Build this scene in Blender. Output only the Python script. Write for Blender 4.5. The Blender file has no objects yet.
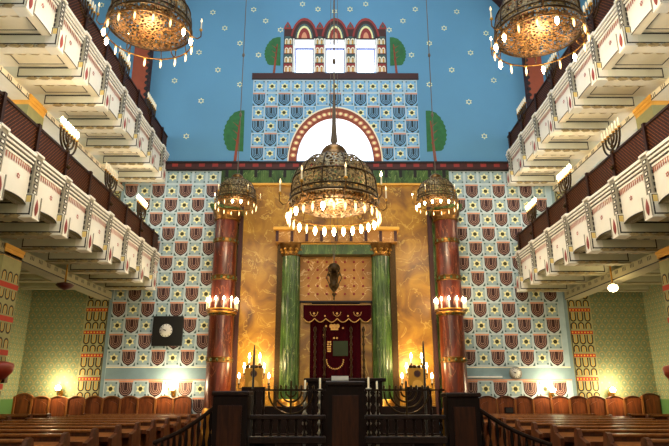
import bpy, math, random
from mathutils import Vector, Matrix
random.seed(7)
PI = math.pi
sc = bpy.context.scene
COL = sc.collection
sin, cos = math.sin, math.cos

# ------------------------------------------------------------------ camera model
EYE = 1.55
FPX = 582.0
TH = math.atan(171 / FPX)
CT, ST = cos(TH), sin(TH)
YAW = math.atan(1.5 / FPX * CT)
D = 16.25          # distance of the ark wall
XC = 0.06          # axis of the ark wall
XL, XR = -5.0, 5.27    # gallery fronts
PL, PR = -6.2, 6.5     # arcade (pier) faces
WL, WR = -8.45, 8.7    # outer walls


def px(u, v, Y=D):
    """where the line of sight through photo point (u, v) meets depth Y: (X, Z)"""
    x = (u - 334.5) / FPX
    y = (223 - v) / FPX
    F = CT - y * ST
    U = ST + y * CT
    X = x * cos(YAW) + F * sin(YAW)
    Yd = F * cos(YAW) - x * sin(YAW)
    t = Y / Yd
    return X * t, EYE + U * t


# ------------------------------------------------------------------ materials
def lin(c):
    c = c / 255.0
    return c / 12.92 if c <= 0.04045 else ((c + 0.055) / 1.055) ** 2.4


def rgb(h):
    return (lin(h[0]), lin(h[1]), lin(h[2]), 1)


MATS = {}


def new_mat(name):
    m = bpy.data.materials.new(name)
    m.use_nodes = True
    MATS[name] = m
    nt = m.node_tree
    return m, nt, nt.nodes['Principled BSDF']


def mat(name, col, rough=0.6, metal=0.0, var=0.08, scale=6.0, bump=0.0, spec=0.5):
    m, nt, b = new_mat(name)
    c = rgb(col)
    b.inputs['Roughness'].default_value = rough
    b.inputs['Metallic'].default_value = metal
    b.inputs['Specular IOR Level'].default_value = spec
    tc = nt.nodes.new('ShaderNodeTexCoord')
    n = nt.nodes.new('ShaderNodeTexNoise')
    n.inputs['Scale'].default_value = scale
    n.inputs['Detail'].default_value = 4
    nt.links.new(tc.outputs['Object'], n.inputs['Vector'])
    r = nt.nodes.new('ShaderNodeValToRGB')
    r.color_ramp.elements[0].position = 0.3
    r.color_ramp.elements[1].position = 0.7
    r.color_ramp.elements[0].color = tuple(max(0, x * (1 - var)) for x in c[:3]) + (1,)
    r.color_ramp.elements[1].color = tuple(min(1, x * (1 + var)) for x in c[:3]) + (1,)
    nt.links.new(n.outputs['Fac'], r.inputs['Fac'])
    nt.links.new(r.outputs['Color'], b.inputs['Base Color'])
    if bump:
        bp = nt.nodes.new('ShaderNodeBump')
        bp.inputs['Strength'].default_value = bump
        bp.inputs['Distance'].default_value = 0.02
        nt.links.new(n.outputs['Fac'], bp.inputs['Height'])
        nt.links.new(bp.outputs['Normal'], b.inputs['Normal'])
    return m


def marble(name, stops, vein=(230, 200, 140), rough=.4, scale=(1, 1, 1), freq=2.0, vw=.010, va=.6):
    """cloudy stone with thin veins"""
    m, nt, b = new_mat(name)
    L = nt.links.new
    b.inputs['Roughness'].default_value = rough
    tc = nt.nodes.new('ShaderNodeTexCoord')
    mp = nt.nodes.new('ShaderNodeMapping')
    mp.inputs['Scale'].default_value = scale
    L(tc.outputs['Object'], mp.inputs['Vector'])
    n = nt.nodes.new('ShaderNodeTexNoise')
    n.inputs['Scale'].default_value = freq
    n.inputs['Detail'].default_value = 6
    n.inputs['Distortion'].default_value = .8
    L(mp.outputs['Vector'], n.inputs['Vector'])
    r = nt.nodes.new('ShaderNodeValToRGB')
    els = r.color_ramp.elements
    while len(els) < len(stops):
        els.new(0.5)
    for e, (p, c) in zip(els, stops):
        e.position = p
        e.color = rgb(c)
    L(n.outputs['Fac'], r.inputs['Fac'])
    n2 = nt.nodes.new('ShaderNodeTexNoise')
    n2.inputs['Scale'].default_value = freq * .8
    n2.inputs['Detail'].default_value = 4
    n2.inputs['Distortion'].default_value = 1.6
    mp2 = nt.nodes.new('ShaderNodeMapping')
    mp2.inputs['Location'].default_value = (3, 7, 1)
    mp2.inputs['Scale'].default_value = scale
    L(tc.outputs['Object'], mp2.inputs['Vector'])
    L(mp2.outputs['Vector'], n2.inputs['Vector'])
    def M(op, a, v):
        q = nt.nodes.new('ShaderNodeMath')
        q.operation = op
        L(a, q.inputs[0])
        q.inputs[1].default_value = v
        return q.outputs[0]
    d = M('ABSOLUTE', M('SUBTRACT', n2.outputs['Fac'], .5), 0)
    v = M('LESS_THAN', d, vw)
    v = M('MULTIPLY', v, va)
    mx = nt.nodes.new('ShaderNodeMix')
    mx.data_type = 'RGBA'
    L(v, mx.inputs[0])
    L(r.outputs['Color'], mx.inputs[6])
    mx.inputs[7].default_value = rgb(vein)
    L(mx.outputs[2], b.inputs['Base Color'])
    return m


def glow(name, col, strength):
    m, nt, b = new_mat(name)
    b.inputs['Base Color'].default_value = rgb(col)
    b.inputs['Emission Color'].default_value = rgb(col)
    b.inputs['Emission Strength'].default_value = strength
    return m


def wood(name, c0, c1, rough=0.4, scale=3.0, spec=.4):
    m, nt, b = new_mat(name)
    b.inputs['Specular IOR Level'].default_value = spec
    b.inputs['Roughness'].default_value = rough
    tc = nt.nodes.new('ShaderNodeTexCoord')
    mp = nt.nodes.new('ShaderNodeMapping')
    mp.inputs['Scale'].default_value = (scale * 4, scale * 4, scale * .5)
    nt.links.new(tc.outputs['Object'], mp.inputs['Vector'])
    n = nt.nodes.new('ShaderNodeTexNoise')
    n.inputs['Scale'].default_value = 2.0
    n.inputs['Detail'].default_value = 6
    n.inputs['Distortion'].default_value = .6
    nt.links.new(mp.outputs['Vector'], n.inputs['Vector'])
    r = nt.nodes.new('ShaderNodeValToRGB')
    r.color_ramp.elements[0].position = .35
    r.color_ramp.elements[0].color = rgb(c0)
    r.color_ramp.elements[1].position = .65
    r.color_ramp.elements[1].color = rgb(c1)
    nt.links.new(n.outputs['Fac'], r.inputs['Fac'])
    nt.links.new(r.outputs['Color'], b.inputs['Base Color'])
    return m


def wallpaper(name, ground, fig, dot):
    """small repeating scale pattern: green ground, ochre arches, pale dots"""
    m, nt, b = new_mat(name)
    b.inputs['Roughness'].default_value = .75
    L = nt.links.new
    tc = nt.nodes.new('ShaderNodeTexCoord')
    sp = nt.nodes.new('ShaderNodeSeparateXYZ')
    L(tc.outputs['Object'], sp.inputs[0])

    def mth(op, a, bb=None):
        n = nt.nodes.new('ShaderNodeMath')
        n.operation = op
        for i, v in enumerate((a, bb)):
            if v is None:
                continue
            if isinstance(v, (int, float)):
                n.inputs[i].default_value = v
            else:
                L(v, n.inputs[i])
        return n.outputs[0]
    u = mth('MULTIPLY', mth('ADD', sp.outputs[0], sp.outputs[1]), 1 / .20)
    v = mth('MULTIPLY', sp.outputs[2], 1 / .15)
    row = mth('FLOOR', v)
    odd = mth('MULTIPLY', mth('MODULO', row, 2.0), .5)
    fu = mth('SUBTRACT', mth('FRACT', mth('ADD', u, odd)), .5)
    fv = mth('FRACT', v)
    r2 = mth('SQRT', mth('ADD', mth('MULTIPLY', mth('MULTIPLY', fu, fu), 3.2), mth('MULTIPLY', fv, fv)))
    ring = mth('LESS_THAN', mth('ABSOLUTE', mth('SUBTRACT', r2, .78)), .09)
    dv = mth('SUBTRACT', fv, .3)
    d2 = mth('SQRT', mth('ADD', mth('MULTIPLY', mth('MULTIPLY', fu, fu), 2.0), mth('MULTIPLY', dv, dv)))
    dots = mth('LESS_THAN', d2, .16)

    def mix(f, a, c):
        n = nt.nodes.new('ShaderNodeMix')
        n.data_type = 'RGBA'
        L(f, n.inputs[0])
        if isinstance(a, tuple):
            n.inputs[6].default_value = a
        else:
            L(a, n.inputs[6])
        n.inputs[7].default_value = c
        return n.outputs[2]
    c1 = mix(ring, rgb(ground), rgb(fig))
    c2 = mix(dots, c1, rgb(dot))
    low = mth('LESS_THAN', sp.outputs[2], 1.42)
    c3 = mix(low, c2, rgb((70, 110, 52)))
    L(c3, b.inputs['Base Color'])
    return m


def filigree(name, c0, c1, scale=9.0, hole=.10, metal=.8, rough=.35):
    """pierced metal sheet: voronoi cells are the holes"""
    m, nt, b = new_mat(name)
    L = nt.links.new
    b.inputs['Metallic'].default_value = metal
    b.inputs['Roughness'].default_value = rough
    tc = nt.nodes.new('ShaderNodeTexCoord')
    v = nt.nodes.new('ShaderNodeTexVoronoi')
    v.feature = 'DISTANCE_TO_EDGE'
    v.inputs['Scale'].default_value = scale
    L(tc.outputs['Object'], v.inputs['Vector'])
    lt = nt.nodes.new('ShaderNodeMath')
    lt.operation = 'LESS_THAN'
    L(v.outputs['Distance'], lt.inputs[0])
    lt.inputs[1].default_value = hole
    L(lt.outputs[0], b.inputs['Alpha'])
    n = nt.nodes.new('ShaderNodeTexNoise')
    n.inputs['Scale'].default_value = scale * 2
    L(tc.outputs['Object'], n.inputs['Vector'])
    r = nt.nodes.new('ShaderNodeValToRGB')
    r.color_ramp.elements[0].position = .4
    r.color_ramp.elements[0].color = rgb(c0)
    r.color_ramp.elements[1].position = .62
    r.color_ramp.elements[1].color = rgb(c1)
    L(n.outputs['Fac'], r.inputs['Fac'])
    L(r.outputs['Color'], b.inputs['Base Color'])
    return m


# walls
mat('blue', (92, 146, 180), .8, var=.05, scale=.6)
mat('palegrey', (168, 192, 200), .8)
mat('tile_blue', (122, 148, 154), .7)
mat('star_ground', (148, 172, 176), .7)
mat('tile_line', (186, 200, 200), .7)
mat('up_blue', (120, 172, 208), .7)
mat('up_menorah', (22, 40, 46), .7)
mat('bronze_line', (200, 160, 136), .7)
mat('menorah', (50, 12, 14), .7)
mat('peach', (214, 146, 108), .7)
mat('star', (236, 232, 170), .7)
mat('star_eye', (58, 58, 18), .7)
mat('grid_dark', (60, 86, 84), .7)
mat('brown', (60, 24, 18), .7)
mat('dark', (22, 14, 12), .7)
mat('redblock', (142, 44, 36), .7)
mat('leaf', (36, 100, 50), .7, var=.2, scale=8)
mat('trunk', (138, 62, 34), .7)
mat('cream', (236, 226, 196), .65, var=.03)
mat('goldpaint', (214, 160, 60), .6)
mat('white', (240, 240, 235), .6)
mat('sill_blue', (92, 104, 165), .6)
marble('gold_marble', [(.3, (98, 60, 8)), (.48, (148, 100, 18)), (.62, (176, 128, 32)), (.75, (128, 82, 12))], (206, 168, 76), freq=1.6, rough=.42)
marble('gold_panel', [(.3, (144, 92, 26)), (.55, (172, 118, 42)), (.75, (188, 134, 54))], (236, 200, 140), freq=2, rough=.45)
marble('green_marble', [(.3, (26, 46, 16)), (.5, (48, 76, 28)), (.65, (76, 104, 44)), (.8, (40, 66, 24))], (150, 166, 100), scale=(2, 2, .6), freq=2.4, rough=.3, va=.45)
marble('red_marble', [(.3, (46, 12, 6)), (.5, (80, 26, 12)), (.62, (110, 44, 24)), (.78, (62, 18, 8))], (168, 104, 70), scale=(2.2, 2.2, .45), freq=2.2, rough=.28, va=.5)
wallpaper('paper', (114, 130, 96), (158, 142, 92), (160, 160, 122))
mat('pier_ground', (150, 150, 104), .7)
mat('pier_dark', (40, 36, 20), .7)
mat('pier_red', (176, 44, 22), .7)
mat('pier_yellow', (228, 178, 62), .7)
mat('orange', (226, 170, 70), .6)
# gallery
mat('g_cream', (232, 229, 216), .6, var=.03)
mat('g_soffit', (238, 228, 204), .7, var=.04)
mat('g_soffit_shaded', (150, 144, 112), .7, var=.04)  # underside of the lower galleries: its weaker light put into a darker colour
mat('g_beam', (220, 222, 206), .6, var=.03)
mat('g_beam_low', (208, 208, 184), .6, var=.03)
mat('g_post', (142, 138, 122), .6)
mat('g_dark', (30, 26, 20), .6)
mat('g_white', (246, 242, 230), .5)
mat('g_fringe', (168, 96, 74), .7)
mat('hook', (222, 196, 120), .6)
mat('g_drop', (138, 56, 50), .6)
mat('g_leaf', (168, 150, 108), .6, var=.3, scale=14)
mat('g_star', (160, 56, 40), .6)
wood('rail_wood', (40, 18, 7), (62, 30, 12), .45, spec=.15)
wood('rail_strip', (112, 62, 28), (140, 82, 38), .4, spec=.15)
wood('pew_wood', (58, 26, 10), (92, 46, 20), .36, 2)
wood('pew_light', (112, 64, 28), (136, 84, 40), .34, 2)
wood('stall_left', (84, 40, 18), (122, 64, 30), .38, 2)
wood('bimah_wood', (16, 7, 5), (28, 12, 7), .55, 2, spec=.12)
wood('rail_trim', (34, 16, 9), (52, 27, 15), .45, spec=.15)
wood('bimah_trim', (24, 12, 7), (38, 20, 12), .45, spec=.15)
# metal, lamps
mat('bronze', (110, 76, 34), .35, .85, .3, 20)
mat('dark_bronze', (58, 42, 20), .4, .8, .3, 20)
mat('brass', (190, 140, 60), .3, .9)
mat('silver', (180, 176, 165), .3, .9)
filigree('pierced', (70, 58, 34), (150, 128, 84), 13, .16, .5, .5)
filigree('pierced_dish', (52, 34, 14), (136, 92, 40), 14, .16, .6, .45)
mat('candle', (244, 232, 200), .5)
glow('bulb', (255, 214, 150), 14)
glow('bulb_hot', (255, 226, 170), 40)
glow('bulb_dim', (255, 220, 160), 2.2)
glow('daylight', (238, 244, 255), 4)
glow('fill_glow', (255, 240, 214), 2.1)  # glow of the added window behind the camera
glow('sconce_glass', (255, 222, 160), 26)
mat('velvet', (46, 4, 10), 1, var=.2, scale=30, spec=.05)
mat('gold_thread', (196, 152, 80), .5, .3)
mat('black', (10, 9, 8), .4)
mat('clockface', (214, 212, 200), .5)
mat('carpet', (70, 30, 26), .9)
mat('floorstone', (120, 108, 92), .5)
mat('paper_white', (235, 230, 222), .6)
mat('rope', (96, 84, 70), .7)
mat('bowlred', (128, 40, 20), .4)
mat('shield', (34, 44, 20), .9)
mat('darkred', (70, 22, 16), .4)
mat('ceil', (150, 176, 190), .8)
for n in ('bulb', 'bulb_hot', 'bulb_dim', 'sconce_glass'):
    MATS[n].cycles.emission_sampling = 'NONE'


# ------------------------------------------------------------------ mesh builder
class MB:
    def __init__(self):
        self.v, self.f, self.m, self.s, self.mats = [], [], [], [], []

    def mi(self, name):
        if name not in self.mats:
            self.mats.append(name)
        return self.mats.index(name)

    def face(self, pts, m, smooth=False):
        k = len(self.v)
        self.v += [tuple(p) for p in pts]
        self.f.append(tuple(range(k, k + len(pts))))
        self.m.append(self.mi(m))
        self.s.append(smooth)

    def grid(self, rows, m, smooth=True, close=False):
        k = len(self.v)
        n = len(rows[0])
        for r in rows:
            self.v += [tuple(p) for p in r]
        mi = self.mi(m)
        for i in range(len(rows) - 1):
            for j in range(n if close else n - 1):
                j2 = (j + 1) % n
                self.f.append((k + i * n + j, k + i * n + j2, k + (i + 1) * n + j2, k + (i + 1) * n + j))
                self.m.append(mi)
                self.s.append(smooth)

    def box(self, x0, x1, y0, y1, z0, z1, m, b=0.0):
        if x0 > x1:
            x0, x1 = x1, x0
        if y0 > y1:
            y0, y1 = y1, y0
        if z0 > z1:
            z0, z1 = z1, z0
        if b <= 0:
            P = [(x0, y0, z0), (x1, y0, z0), (x1, y1, z0), (x0, y1, z0), (x0, y0, z1), (x1, y0, z1), (x1, y1, z1), (x0, y1, z1)]
            k = len(self.v)
            self.v += P
            mi = self.mi(m)
            for q in ((0, 3, 2, 1), (4, 5, 6, 7), (0, 1, 5, 4), (1, 2, 6, 5), (2, 3, 7, 6), (3, 0, 4, 7)):
                self.f.append(tuple(k + i for i in q))
                self.m.append(mi)
                self.s.append(False)
        else:
            def ring(z, i):
                return [(x0 + i, y0 + i, z), (x1 - i, y0 + i, z), (x1 - i, y1 - i, z), (x0 + i, y1 - i, z)]
            rows = [ring(z0, b), ring(z0 + b, 0), ring(z1 - b, 0), ring(z1, b)]
            self.grid(rows, m, False, True)
            self.face(ring(z0, b)[::-1], m)
            self.face(ring(z1, b), m)

    def prism(self, pts, axis, a, b, m):
        """2-D outline pushed along an axis. axis 'y': pts are (x, z)"""
        def P(p, t):
            if axis == 'y':
                return (p[0], t, p[1])
            if axis == 'x':
                return (t, p[0], p[1])
            return (p[0], p[1], t)
        n = len(pts)
        self.face([P(p, a) for p in pts], m)
        self.face([P(p, b) for p in pts][::-1], m)
        for i in range(n):
            q, r = pts[i], pts[(i + 1) % n]
            self.face([P(q, a), P(q, b), P(r, b), P(r, a)], m)

    def lathe(self, prof, c, m, n=24, smooth=True, a0=0.0, a1=2 * PI):
        full = abs(a1 - a0 - 2 * PI) < 1e-6
        cnt = n if full else n + 1
        rows = []
        for r, z in prof:
            rows.append([(c[0] + r * cos(a0 + (a1 - a0) * i / n), c[1] + r * sin(a0 + (a1 - a0) * i / n), c[2] + z) for i in range(cnt)])
        self.grid(rows, m, smooth, full)

    def tube(self, pts, r, m, n=6, radii=None):
        pts = [Vector(p) for p in pts]
        rows = []
        up = None
        for i, p in enumerate(pts):
            a = pts[max(0, i - 1)]
            b = pts[min(len(pts) - 1, i + 1)]
            d = (b - a).normalized()
            if up is None:
                up = Vector((0, 0, 1)) if abs(d.z) < .9 else Vector((1, 0, 0))
            s = d.cross(up).normalized()
            t = s.cross(d).normalized()
            up = t
            rr = radii[i] if radii else r
            rows.append([tuple(p + s * rr * cos(2 * PI * j / n) + t * rr * sin(2 * PI * j / n)) for j in range(n)])
        self.grid(rows, m, True, True)
        self.face(rows[0][::-1], m)
        self.face(rows[-1], m)

    def ring(self, c, R, r, m, n=32, k=6):
        rows = []
        for i in range(n + 1):
            a = 2 * PI * i / n
            rows.append([(c[0] + (R + r * cos(2 * PI * j / k)) * cos(a), c[1] + (R + r * cos(2 * PI * j / k)) * sin(a), c[2] + r * sin(2 * PI * j / k)) for j in range(k)])
        self.grid(rows, m, True, True)

    def build(self, name, parent=None, origin=None, kind=None):
        me = bpy.data.meshes.new(name)
        o0 = Vector(origin) if origin is not None else (WP(parent) if parent else Vector((0, 0, 0)))
        me.from_pydata([tuple(Vector(p) - o0) for p in self.v], [], self.f)
        for x in self.mats:
            me.materials.append(MATS[x])
        me.polygons.foreach_set('material_index', self.m)
        me.polygons.foreach_set('use_smooth', self.s)
        me.update()
        o = bpy.data.objects.new(name, me)
        COL.objects.link(o)
        if parent:
            o.parent = parent
            o.location = o0 - WP(parent)
        else:
            o.location = o0
        if kind:
            o['kind'] = kind
        return o


def WP(o):
    v = Vector((0, 0, 0))
    while o:
        v = v + o.location
        o = o.parent
    return v


def thing(name, label, cat, loc=(0, 0, 0), group=None):
    o = bpy.data.objects.new(name, None)
    o.empty_display_size = .1
    COL.objects.link(o)
    o.location = loc
    tag(o, label, cat, group)
    return o


def tag(o, label, cat, group=None):
    o['label'] = label
    o['category'] = cat
    if group:
        o['group'] = group
    return o


def inst(src, parent, loc, rotz=0.0, rot=None):
    c = src.copy()
    COL.objects.link(c)
    c.parent = parent
    c.location = loc
    c.rotation_euler = rot if rot else (0, 0, rotz)
    return c


def copy_tree(o, parent=None):
    c = o.copy()
    COL.objects.link(c)
    if parent:
        c.parent = parent
    for ch in list(o.children):
        copy_tree(ch, c)
    return c


def lamp(name, loc, watts, color=(1, .77, .48), r=.12):
    l = bpy.data.lights.new(name, 'POINT')
    l.energy = watts
    l.color = color
    l.shadow_soft_size = r
    o = bpy.data.objects.new(name, l)
    COL.objects.link(o)
    o.location = loc
    return o


def area(name, loc, rot, sx, sy, watts, color):
    l = bpy.data.lights.new(name, 'AREA')
    l.shape = 'RECTANGLE'
    l.size, l.size_y = sx, sy
    l.energy = watts
    l.color = color
    o = bpy.data.objects.new(name, l)
    COL.objects.link(o)
    o.location = loc
    o.rotation_euler = rot
    return o


# ------------------------------------------------------------------ painted figures
def hexagram(cx, cz, r, y, mb, m, eye=None, eye_r=.42):
    for s in (0, 1):
        mb.face([(cx + r * sin(PI * s + 2 * PI * k / 3), y - .0008 * s, cz + r * cos(PI * s + 2 * PI * k / 3)) for k in range(3)], m)
    if eye:
        mb.face([(cx + r * eye_r * cos(PI / 3 * k), y - .002, cz + r * eye_r * sin(PI / 3 * k)) for k in range(6)], eye)


def ustrip(cx, cz, R, t, top, y, mb, m, n=8, vs=1.0):
    """U shape: two uprights joined by a half circle below cz"""
    out, inn = [], []
    for i in range(n + 1):
        a = PI + PI * i / n
        out.append((cx + R * cos(a), y, cz + R * vs * sin(a)))
        inn.append((cx + (R - t) * cos(a), y, cz + (R - t) * vs * sin(a)))
    rows = [[(cx - R, y, top)] + out + [(cx + R, y, top)], [(cx - R + t, y, top)] + inn + [(cx + R - t, y, top)]]
    mb.grid(rows, m, False)


def rect(mb, x0, x1, z0, z1, y, m):
    mb.face([(x0, y, z0), (x1, y, z0), (x1, y, z1), (x0, y, z1)], m)


def tile_star(mb, cx, cz, w, h, y, face='star_ground'):
    rect(mb, cx - w * .5, cx + w * .5, cz - h * .5, cz + h * .5, y, 'tile_line')
    rect(mb, cx - w * .43, cx + w * .43, cz - h * .43, cz + h * .43, y - .001, face)
    for a in (-1, 1):
        for b in (-1, 1):
            hexd = w * .055
            rect(mb, cx + a * w * .36 - hexd, cx + a * w * .36 + hexd, cz + b * h * .36 - hexd, cz + b * h * .36 + hexd, y - .002, 'grid_dark')
    hexagram(cx, cz, w * .34, y - .003, mb, 'star', 'star_eye', .47)


def tile_menorah(mb, cx, cz, w, h, y, m='menorah', ground='tile_line'):
    rect(mb, cx - w * .5, cx + w * .5, cz - h * .5, cz + h * .5, y, ground)
    top = cz + h * .40
    c0 = cz - h * .02
    n = 10
    mb.face([(cx - w * .46, y - .001, top)] + [(cx + w * .46 * cos(PI + PI * k / n), y - .001, c0 + w * .46 * sin(PI + PI * k / n)) for k in range(n + 1)] + [(cx + w * .46, y - .001, top)], m)
    gap = 'bronze_line' if m == 'menorah' else ground
    for R in (.37, .255, .14):
        ustrip(cx, c0, w * R, w * (.024 if gap == 'bronze_line' else .045), top, y - .0018, mb, gap, vs=1.0)
    mb.face([(cx - w * .16, y - .0015, cz - h * .42), (cx, y - .0015, cz - h * .5), (cx + w * .16, y - .0015, cz - h * .42), (cx, y - .0015, cz - h * .34)], m)
    rect(mb, cx - w * .5, cx + w * .5, cz + h * .41, cz + h * .5, y - .002, 'peach')
    for a in (-1, 1):
        mb.face([(cx + a * w * .5, y - .001, cz - h * .5), (cx + a * w * .5, y - .001, cz - h * .26), (cx + a * w * .3, y - .001, cz - h * .5)][::a], 'grid_dark')


# ------------------------------------------------------------------ ark wall
CZ0, CZ1 = 7.98, 8.20        # cornice
TW, TZ = .400, .4375
T_TOP = CZ0 - .02
W1 = [(-1.24, -.62), (-.25, .37), (.74, 1.36)]
WZ0, WZ1 = 11.27, 12.46
AX, AZ, AA, AB = .06, 8.27, 1.16, 1.42     # arched window
ZTOP = 16.5


def wall_back():
    mb = MB()
    y0, y1 = D, D + .5
    mb.box(WL - .3, WR + .3, y0, y1, -.05, AZ, 'blue')
    # arched opening: strips
    mb.box(WL - .3, AX - AA, y0, y1, AZ, WZ0, 'blue')
    mb.box(AX + AA, WR + .3, y0, y1, AZ, WZ0, 'blue')
    N = 24
    xs = [AX - AA * cos(PI * i / N) for i in range(N + 1)]
    zs = [AZ + AB * sin(PI * i / N) for i in range(N + 1)]
    for i in range(N):
        mb.prism([(xs[i], zs[i]), (xs[i + 1], zs[i + 1]), (xs[i + 1], WZ0), (xs[i], WZ0)], 'y', y0, y1, 'blue')
    e = [WL - .3] + [q for w in W1 for q in w] + [WR + .3]
    for i in range(0, len(e), 2):
        mb.box(e[i], e[i + 1], y0, y1, WZ0, WZ1, 'blue')
    mb.box(WL - .3, WR + .3, y0, y1, WZ1, ZTOP, 'blue')
    y = D - .004
    # ---- tiled zones beside the ark
    for side in (-1, 1):
        if side < 0:
            xa, xb = PL, -3.3
            ref = px(173.1, 176.6)[0]
        else:
            xa, xb = 3.3, PR
            ref = px(457.4, 177)[0]
        rect(mb, xa, xb, 1.0, CZ0, y + .002, 'palegrey')
        i0 = math.ceil((xa + TW * .5 - ref) / TW)
        i1 = math.floor((xb - TW * .2 - ref) / TW)
        for row in range(13):
            cz = T_TOP - TZ * (row + .5)
            for i in range(i0, i1 + 1):
                cx = ref + i * TW
                if row > 0 and (row + i) % 2 == 0:
                    tile_menorah(mb, cx, cz, TW * .97, TZ * .97, y)
                else:
                    tile_star(mb, cx, cz, TW * .97, TZ * .97, y)
        # plain band and last row
        rect(mb, xa + .05, xb, 1.92, 2.24, y - .001, 'tile_blue')
        rect(mb, xa + .05, xb, 2.23, 2.26, y - .002, 'cream')
        rect(mb, xa + .05, xb, 1.90, 1.93, y - .002, 'peach')
        for k in range(2):
            for i in range(i0, i1 + 1):
                cx = ref + i * TW
                cz = 1.68 - k * TZ
                if (i + k) % 2:
                    tile_star(mb, cx, cz, TW * .97, TZ * .97, y)
                else:
                    tile_menorah(mb, cx, cz, TW * .97, TZ * .97, y)
        # outer strip: blue line, painted pilaster, wallpaper
        s = side
        xe = PL if s < 0 else PR
        rect(mb, xe - .05, xe + .04, 1.0, CZ0, y - .003, 'tile_blue')
        rect(mb, xe + s * .06, xe + s * .06 + .02 * s, 1.0, CZ0, y - .003, 'dark')
        xw = WL if s < 0 else WR
        rect(mb, min(xe, xw), max(xe, xw), 0, CZ0, y + .003, 'paper')
        a, b = xe + s * .07, xe + s * .67
        a, b = min(a, b), max(a, b)
        rect(mb, a - .03, b + .03, .8, CZ0, y, 'pier_ground')
        z = 7.62
        while z > 1.2:
            for k in range(3):
                c = a + .1 + k * .2
                # arch and inverted arch outlines
                for (R, t, mm, dy) in ((.085, .038, 'pier_dark', .001), (.047, .012, 'pier_yellow', .0012)):
                    ustrip(c, z - .34, R, t, z - .16, y - dy, mb, mm, 8)
                    rows = []
                    n = 8
                    o = [(c + R * cos(PI * q / n), y - dy, z + .10 + R * sin(PI * q / n)) for q in range(n + 1)]
                    ii = [(c + (R - t) * cos(PI * q / n), y - dy, z + .10 + (R - t) * sin(PI * q / n)) for q in range(n + 1)]
                    mb.grid([[(c + R, y - dy, z)] + o + [(c - R, y - dy, z)], [(c + R - t, y - dy, z)] + ii + [(c - R + t, y - dy, z)]], mm, False)
            rect(mb, a, b, z - .145, z - .055, y - .003, 'pier_red')
            for k in range(7):
                rect(mb, a + .02 + k * .085, a + .06 + k * .085, z - .12, z - .08, y - .004, 'pier_yellow')
            z -= .62
    # ---- tile panel above the cornice
    x0, x1 = -2.5, 2.62
    rect(mb, x0, AX - 1.17, CZ1, 11.0, y + .001, 'up_blue')
    rect(mb, AX + 1.17, x1, CZ1, 11.0, y + .001, 'up_blue')
    for i in range(24):
        xa, xb = AX - 1.17 + 2.34 * i / 24, AX - 1.17 + 2.34 * (i + 1) / 24
        za, zb = [AZ + AB * math.sqrt(max(0, 1 - ((q - AX) / 1.165) ** 2)) for q in (xa, xb)]
        mb.face([(xa, y + .001, za), (xb, y + .001, zb), (xb, y + .001, 11.0), (xa, y + .001, 11.0)], 'up_blue')
    nc = 13
    tw = (x1 - x0) / nc
    rows = 6
    th = (11.0 - 8.28) / rows
    for r in range(rows):
        cz = 11.0 - th * (r + .5)
        for i in range(nc):
            cx = x0 + tw * (i + .5)
            # skip under the arch
            if ((cx - AX) / 1.52) ** 2 + ((cz - AZ) / 1.95) ** 2 < 1:
                if ((cx - AX) / 1.40) ** 2 + ((cz - AZ) / 1.72) ** 2 < 1:
                    continue
            if r > 0 and (r + i) % 2 == 1:
                tile_menorah(mb, cx, cz, tw * .97, th * .97, y, 'up_menorah', 'up_blue')
            else:
                tile_star(mb, cx, cz, tw * .97, th * .97, y, 'up_blue')
    # ---- arch border
    N = 36
    def arc(a, b, yy):
        return [(AX - a * cos(PI * i / N), yy, AZ - .03 + b * sin(PI * i / N)) for i in range(N + 1)]
    mb.grid([arc(1.40, 1.78, y - .006), arc(1.165, 1.425, y - .006)], 'trunk', False)
    mb.grid([arc(1.44, 1.83, y - .005), arc(1.40, 1.78, y - .005)], 'cream', False)
    for i in range(1, 24):
        a = PI * i / 24
        px_, pz = AX - 1.28 * cos(a), AZ - .03 + 1.60 * sin(a)
        mb.face([(px_ + .085 * cos(2 * PI * k / 8), y - .008, pz + .07 * sin(2 * PI * k / 8)) for k in range(8)], 'peach')
        mb.face([(px_ + .045 * cos(2 * PI * k / 8), y - .009, pz + .04 * sin(2 * PI * k / 8)) for k in range(8)], 'star')
    # below arch a dark sill line
    rect(mb, x0, x1, 8.20, 8.27, y - .004, 'up_blue')
    # ---- band above tile panel
    rect(mb, -2.55, 2.68, 11.0, 11.24, y - .004, 'brown')
    rect(mb, -2.55, 2.68, 11.02, 11.05, y - .005, 'dark')
    # ---- painted castle round the three windows
    e = [-1.58] + [q for w_ in W1 for q in w_] + [1.70]
    for q in range(0, len(e), 2):
        rect(mb, e[q], e[q + 1], 11.24, WZ1, y - .003, 'brown')
    rect(mb, -1.58, 1.70, WZ1, 12.85, y - .003, 'brown')
    for (a, b) in ((-1.56, -1.30), (-.58, -.29), (.41, .70), (1.40, 1.67)):
        for r in range(4):
            z = 11.28 + r * .33
            rect(mb, a, b, z, z + .3, y - .004, 'grid_dark' if r % 2 else 'redblock')
            for k in range(2):
                c = a + (b - a) * (.27 + .46 * k)
                R = (b - a) * .22
                n = 8
                o = [(c + R * cos(PI * q / n), y - .005, z + .13 + R * 1.6 * sin(PI * q / n)) for q in range(n + 1)]
                ii = [(c + R * .55 * cos(PI * q / n), y - .005, z + .13 + R * .9 * sin(PI * q / n)) for q in range(n + 1)]
                mb.grid([o, ii], 'cream', False)
                rect(mb, c - R, c - R * .5, z + .01, z + .13, y - .005, 'cream')
                rect(mb, c + R * .5, c + R, z + .01, z + .13, y - .005, 'cream')
                rect(mb, c - R * .3, c + R * .3, z + .01, z + .15, y - .005, 'goldpaint')
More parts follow.
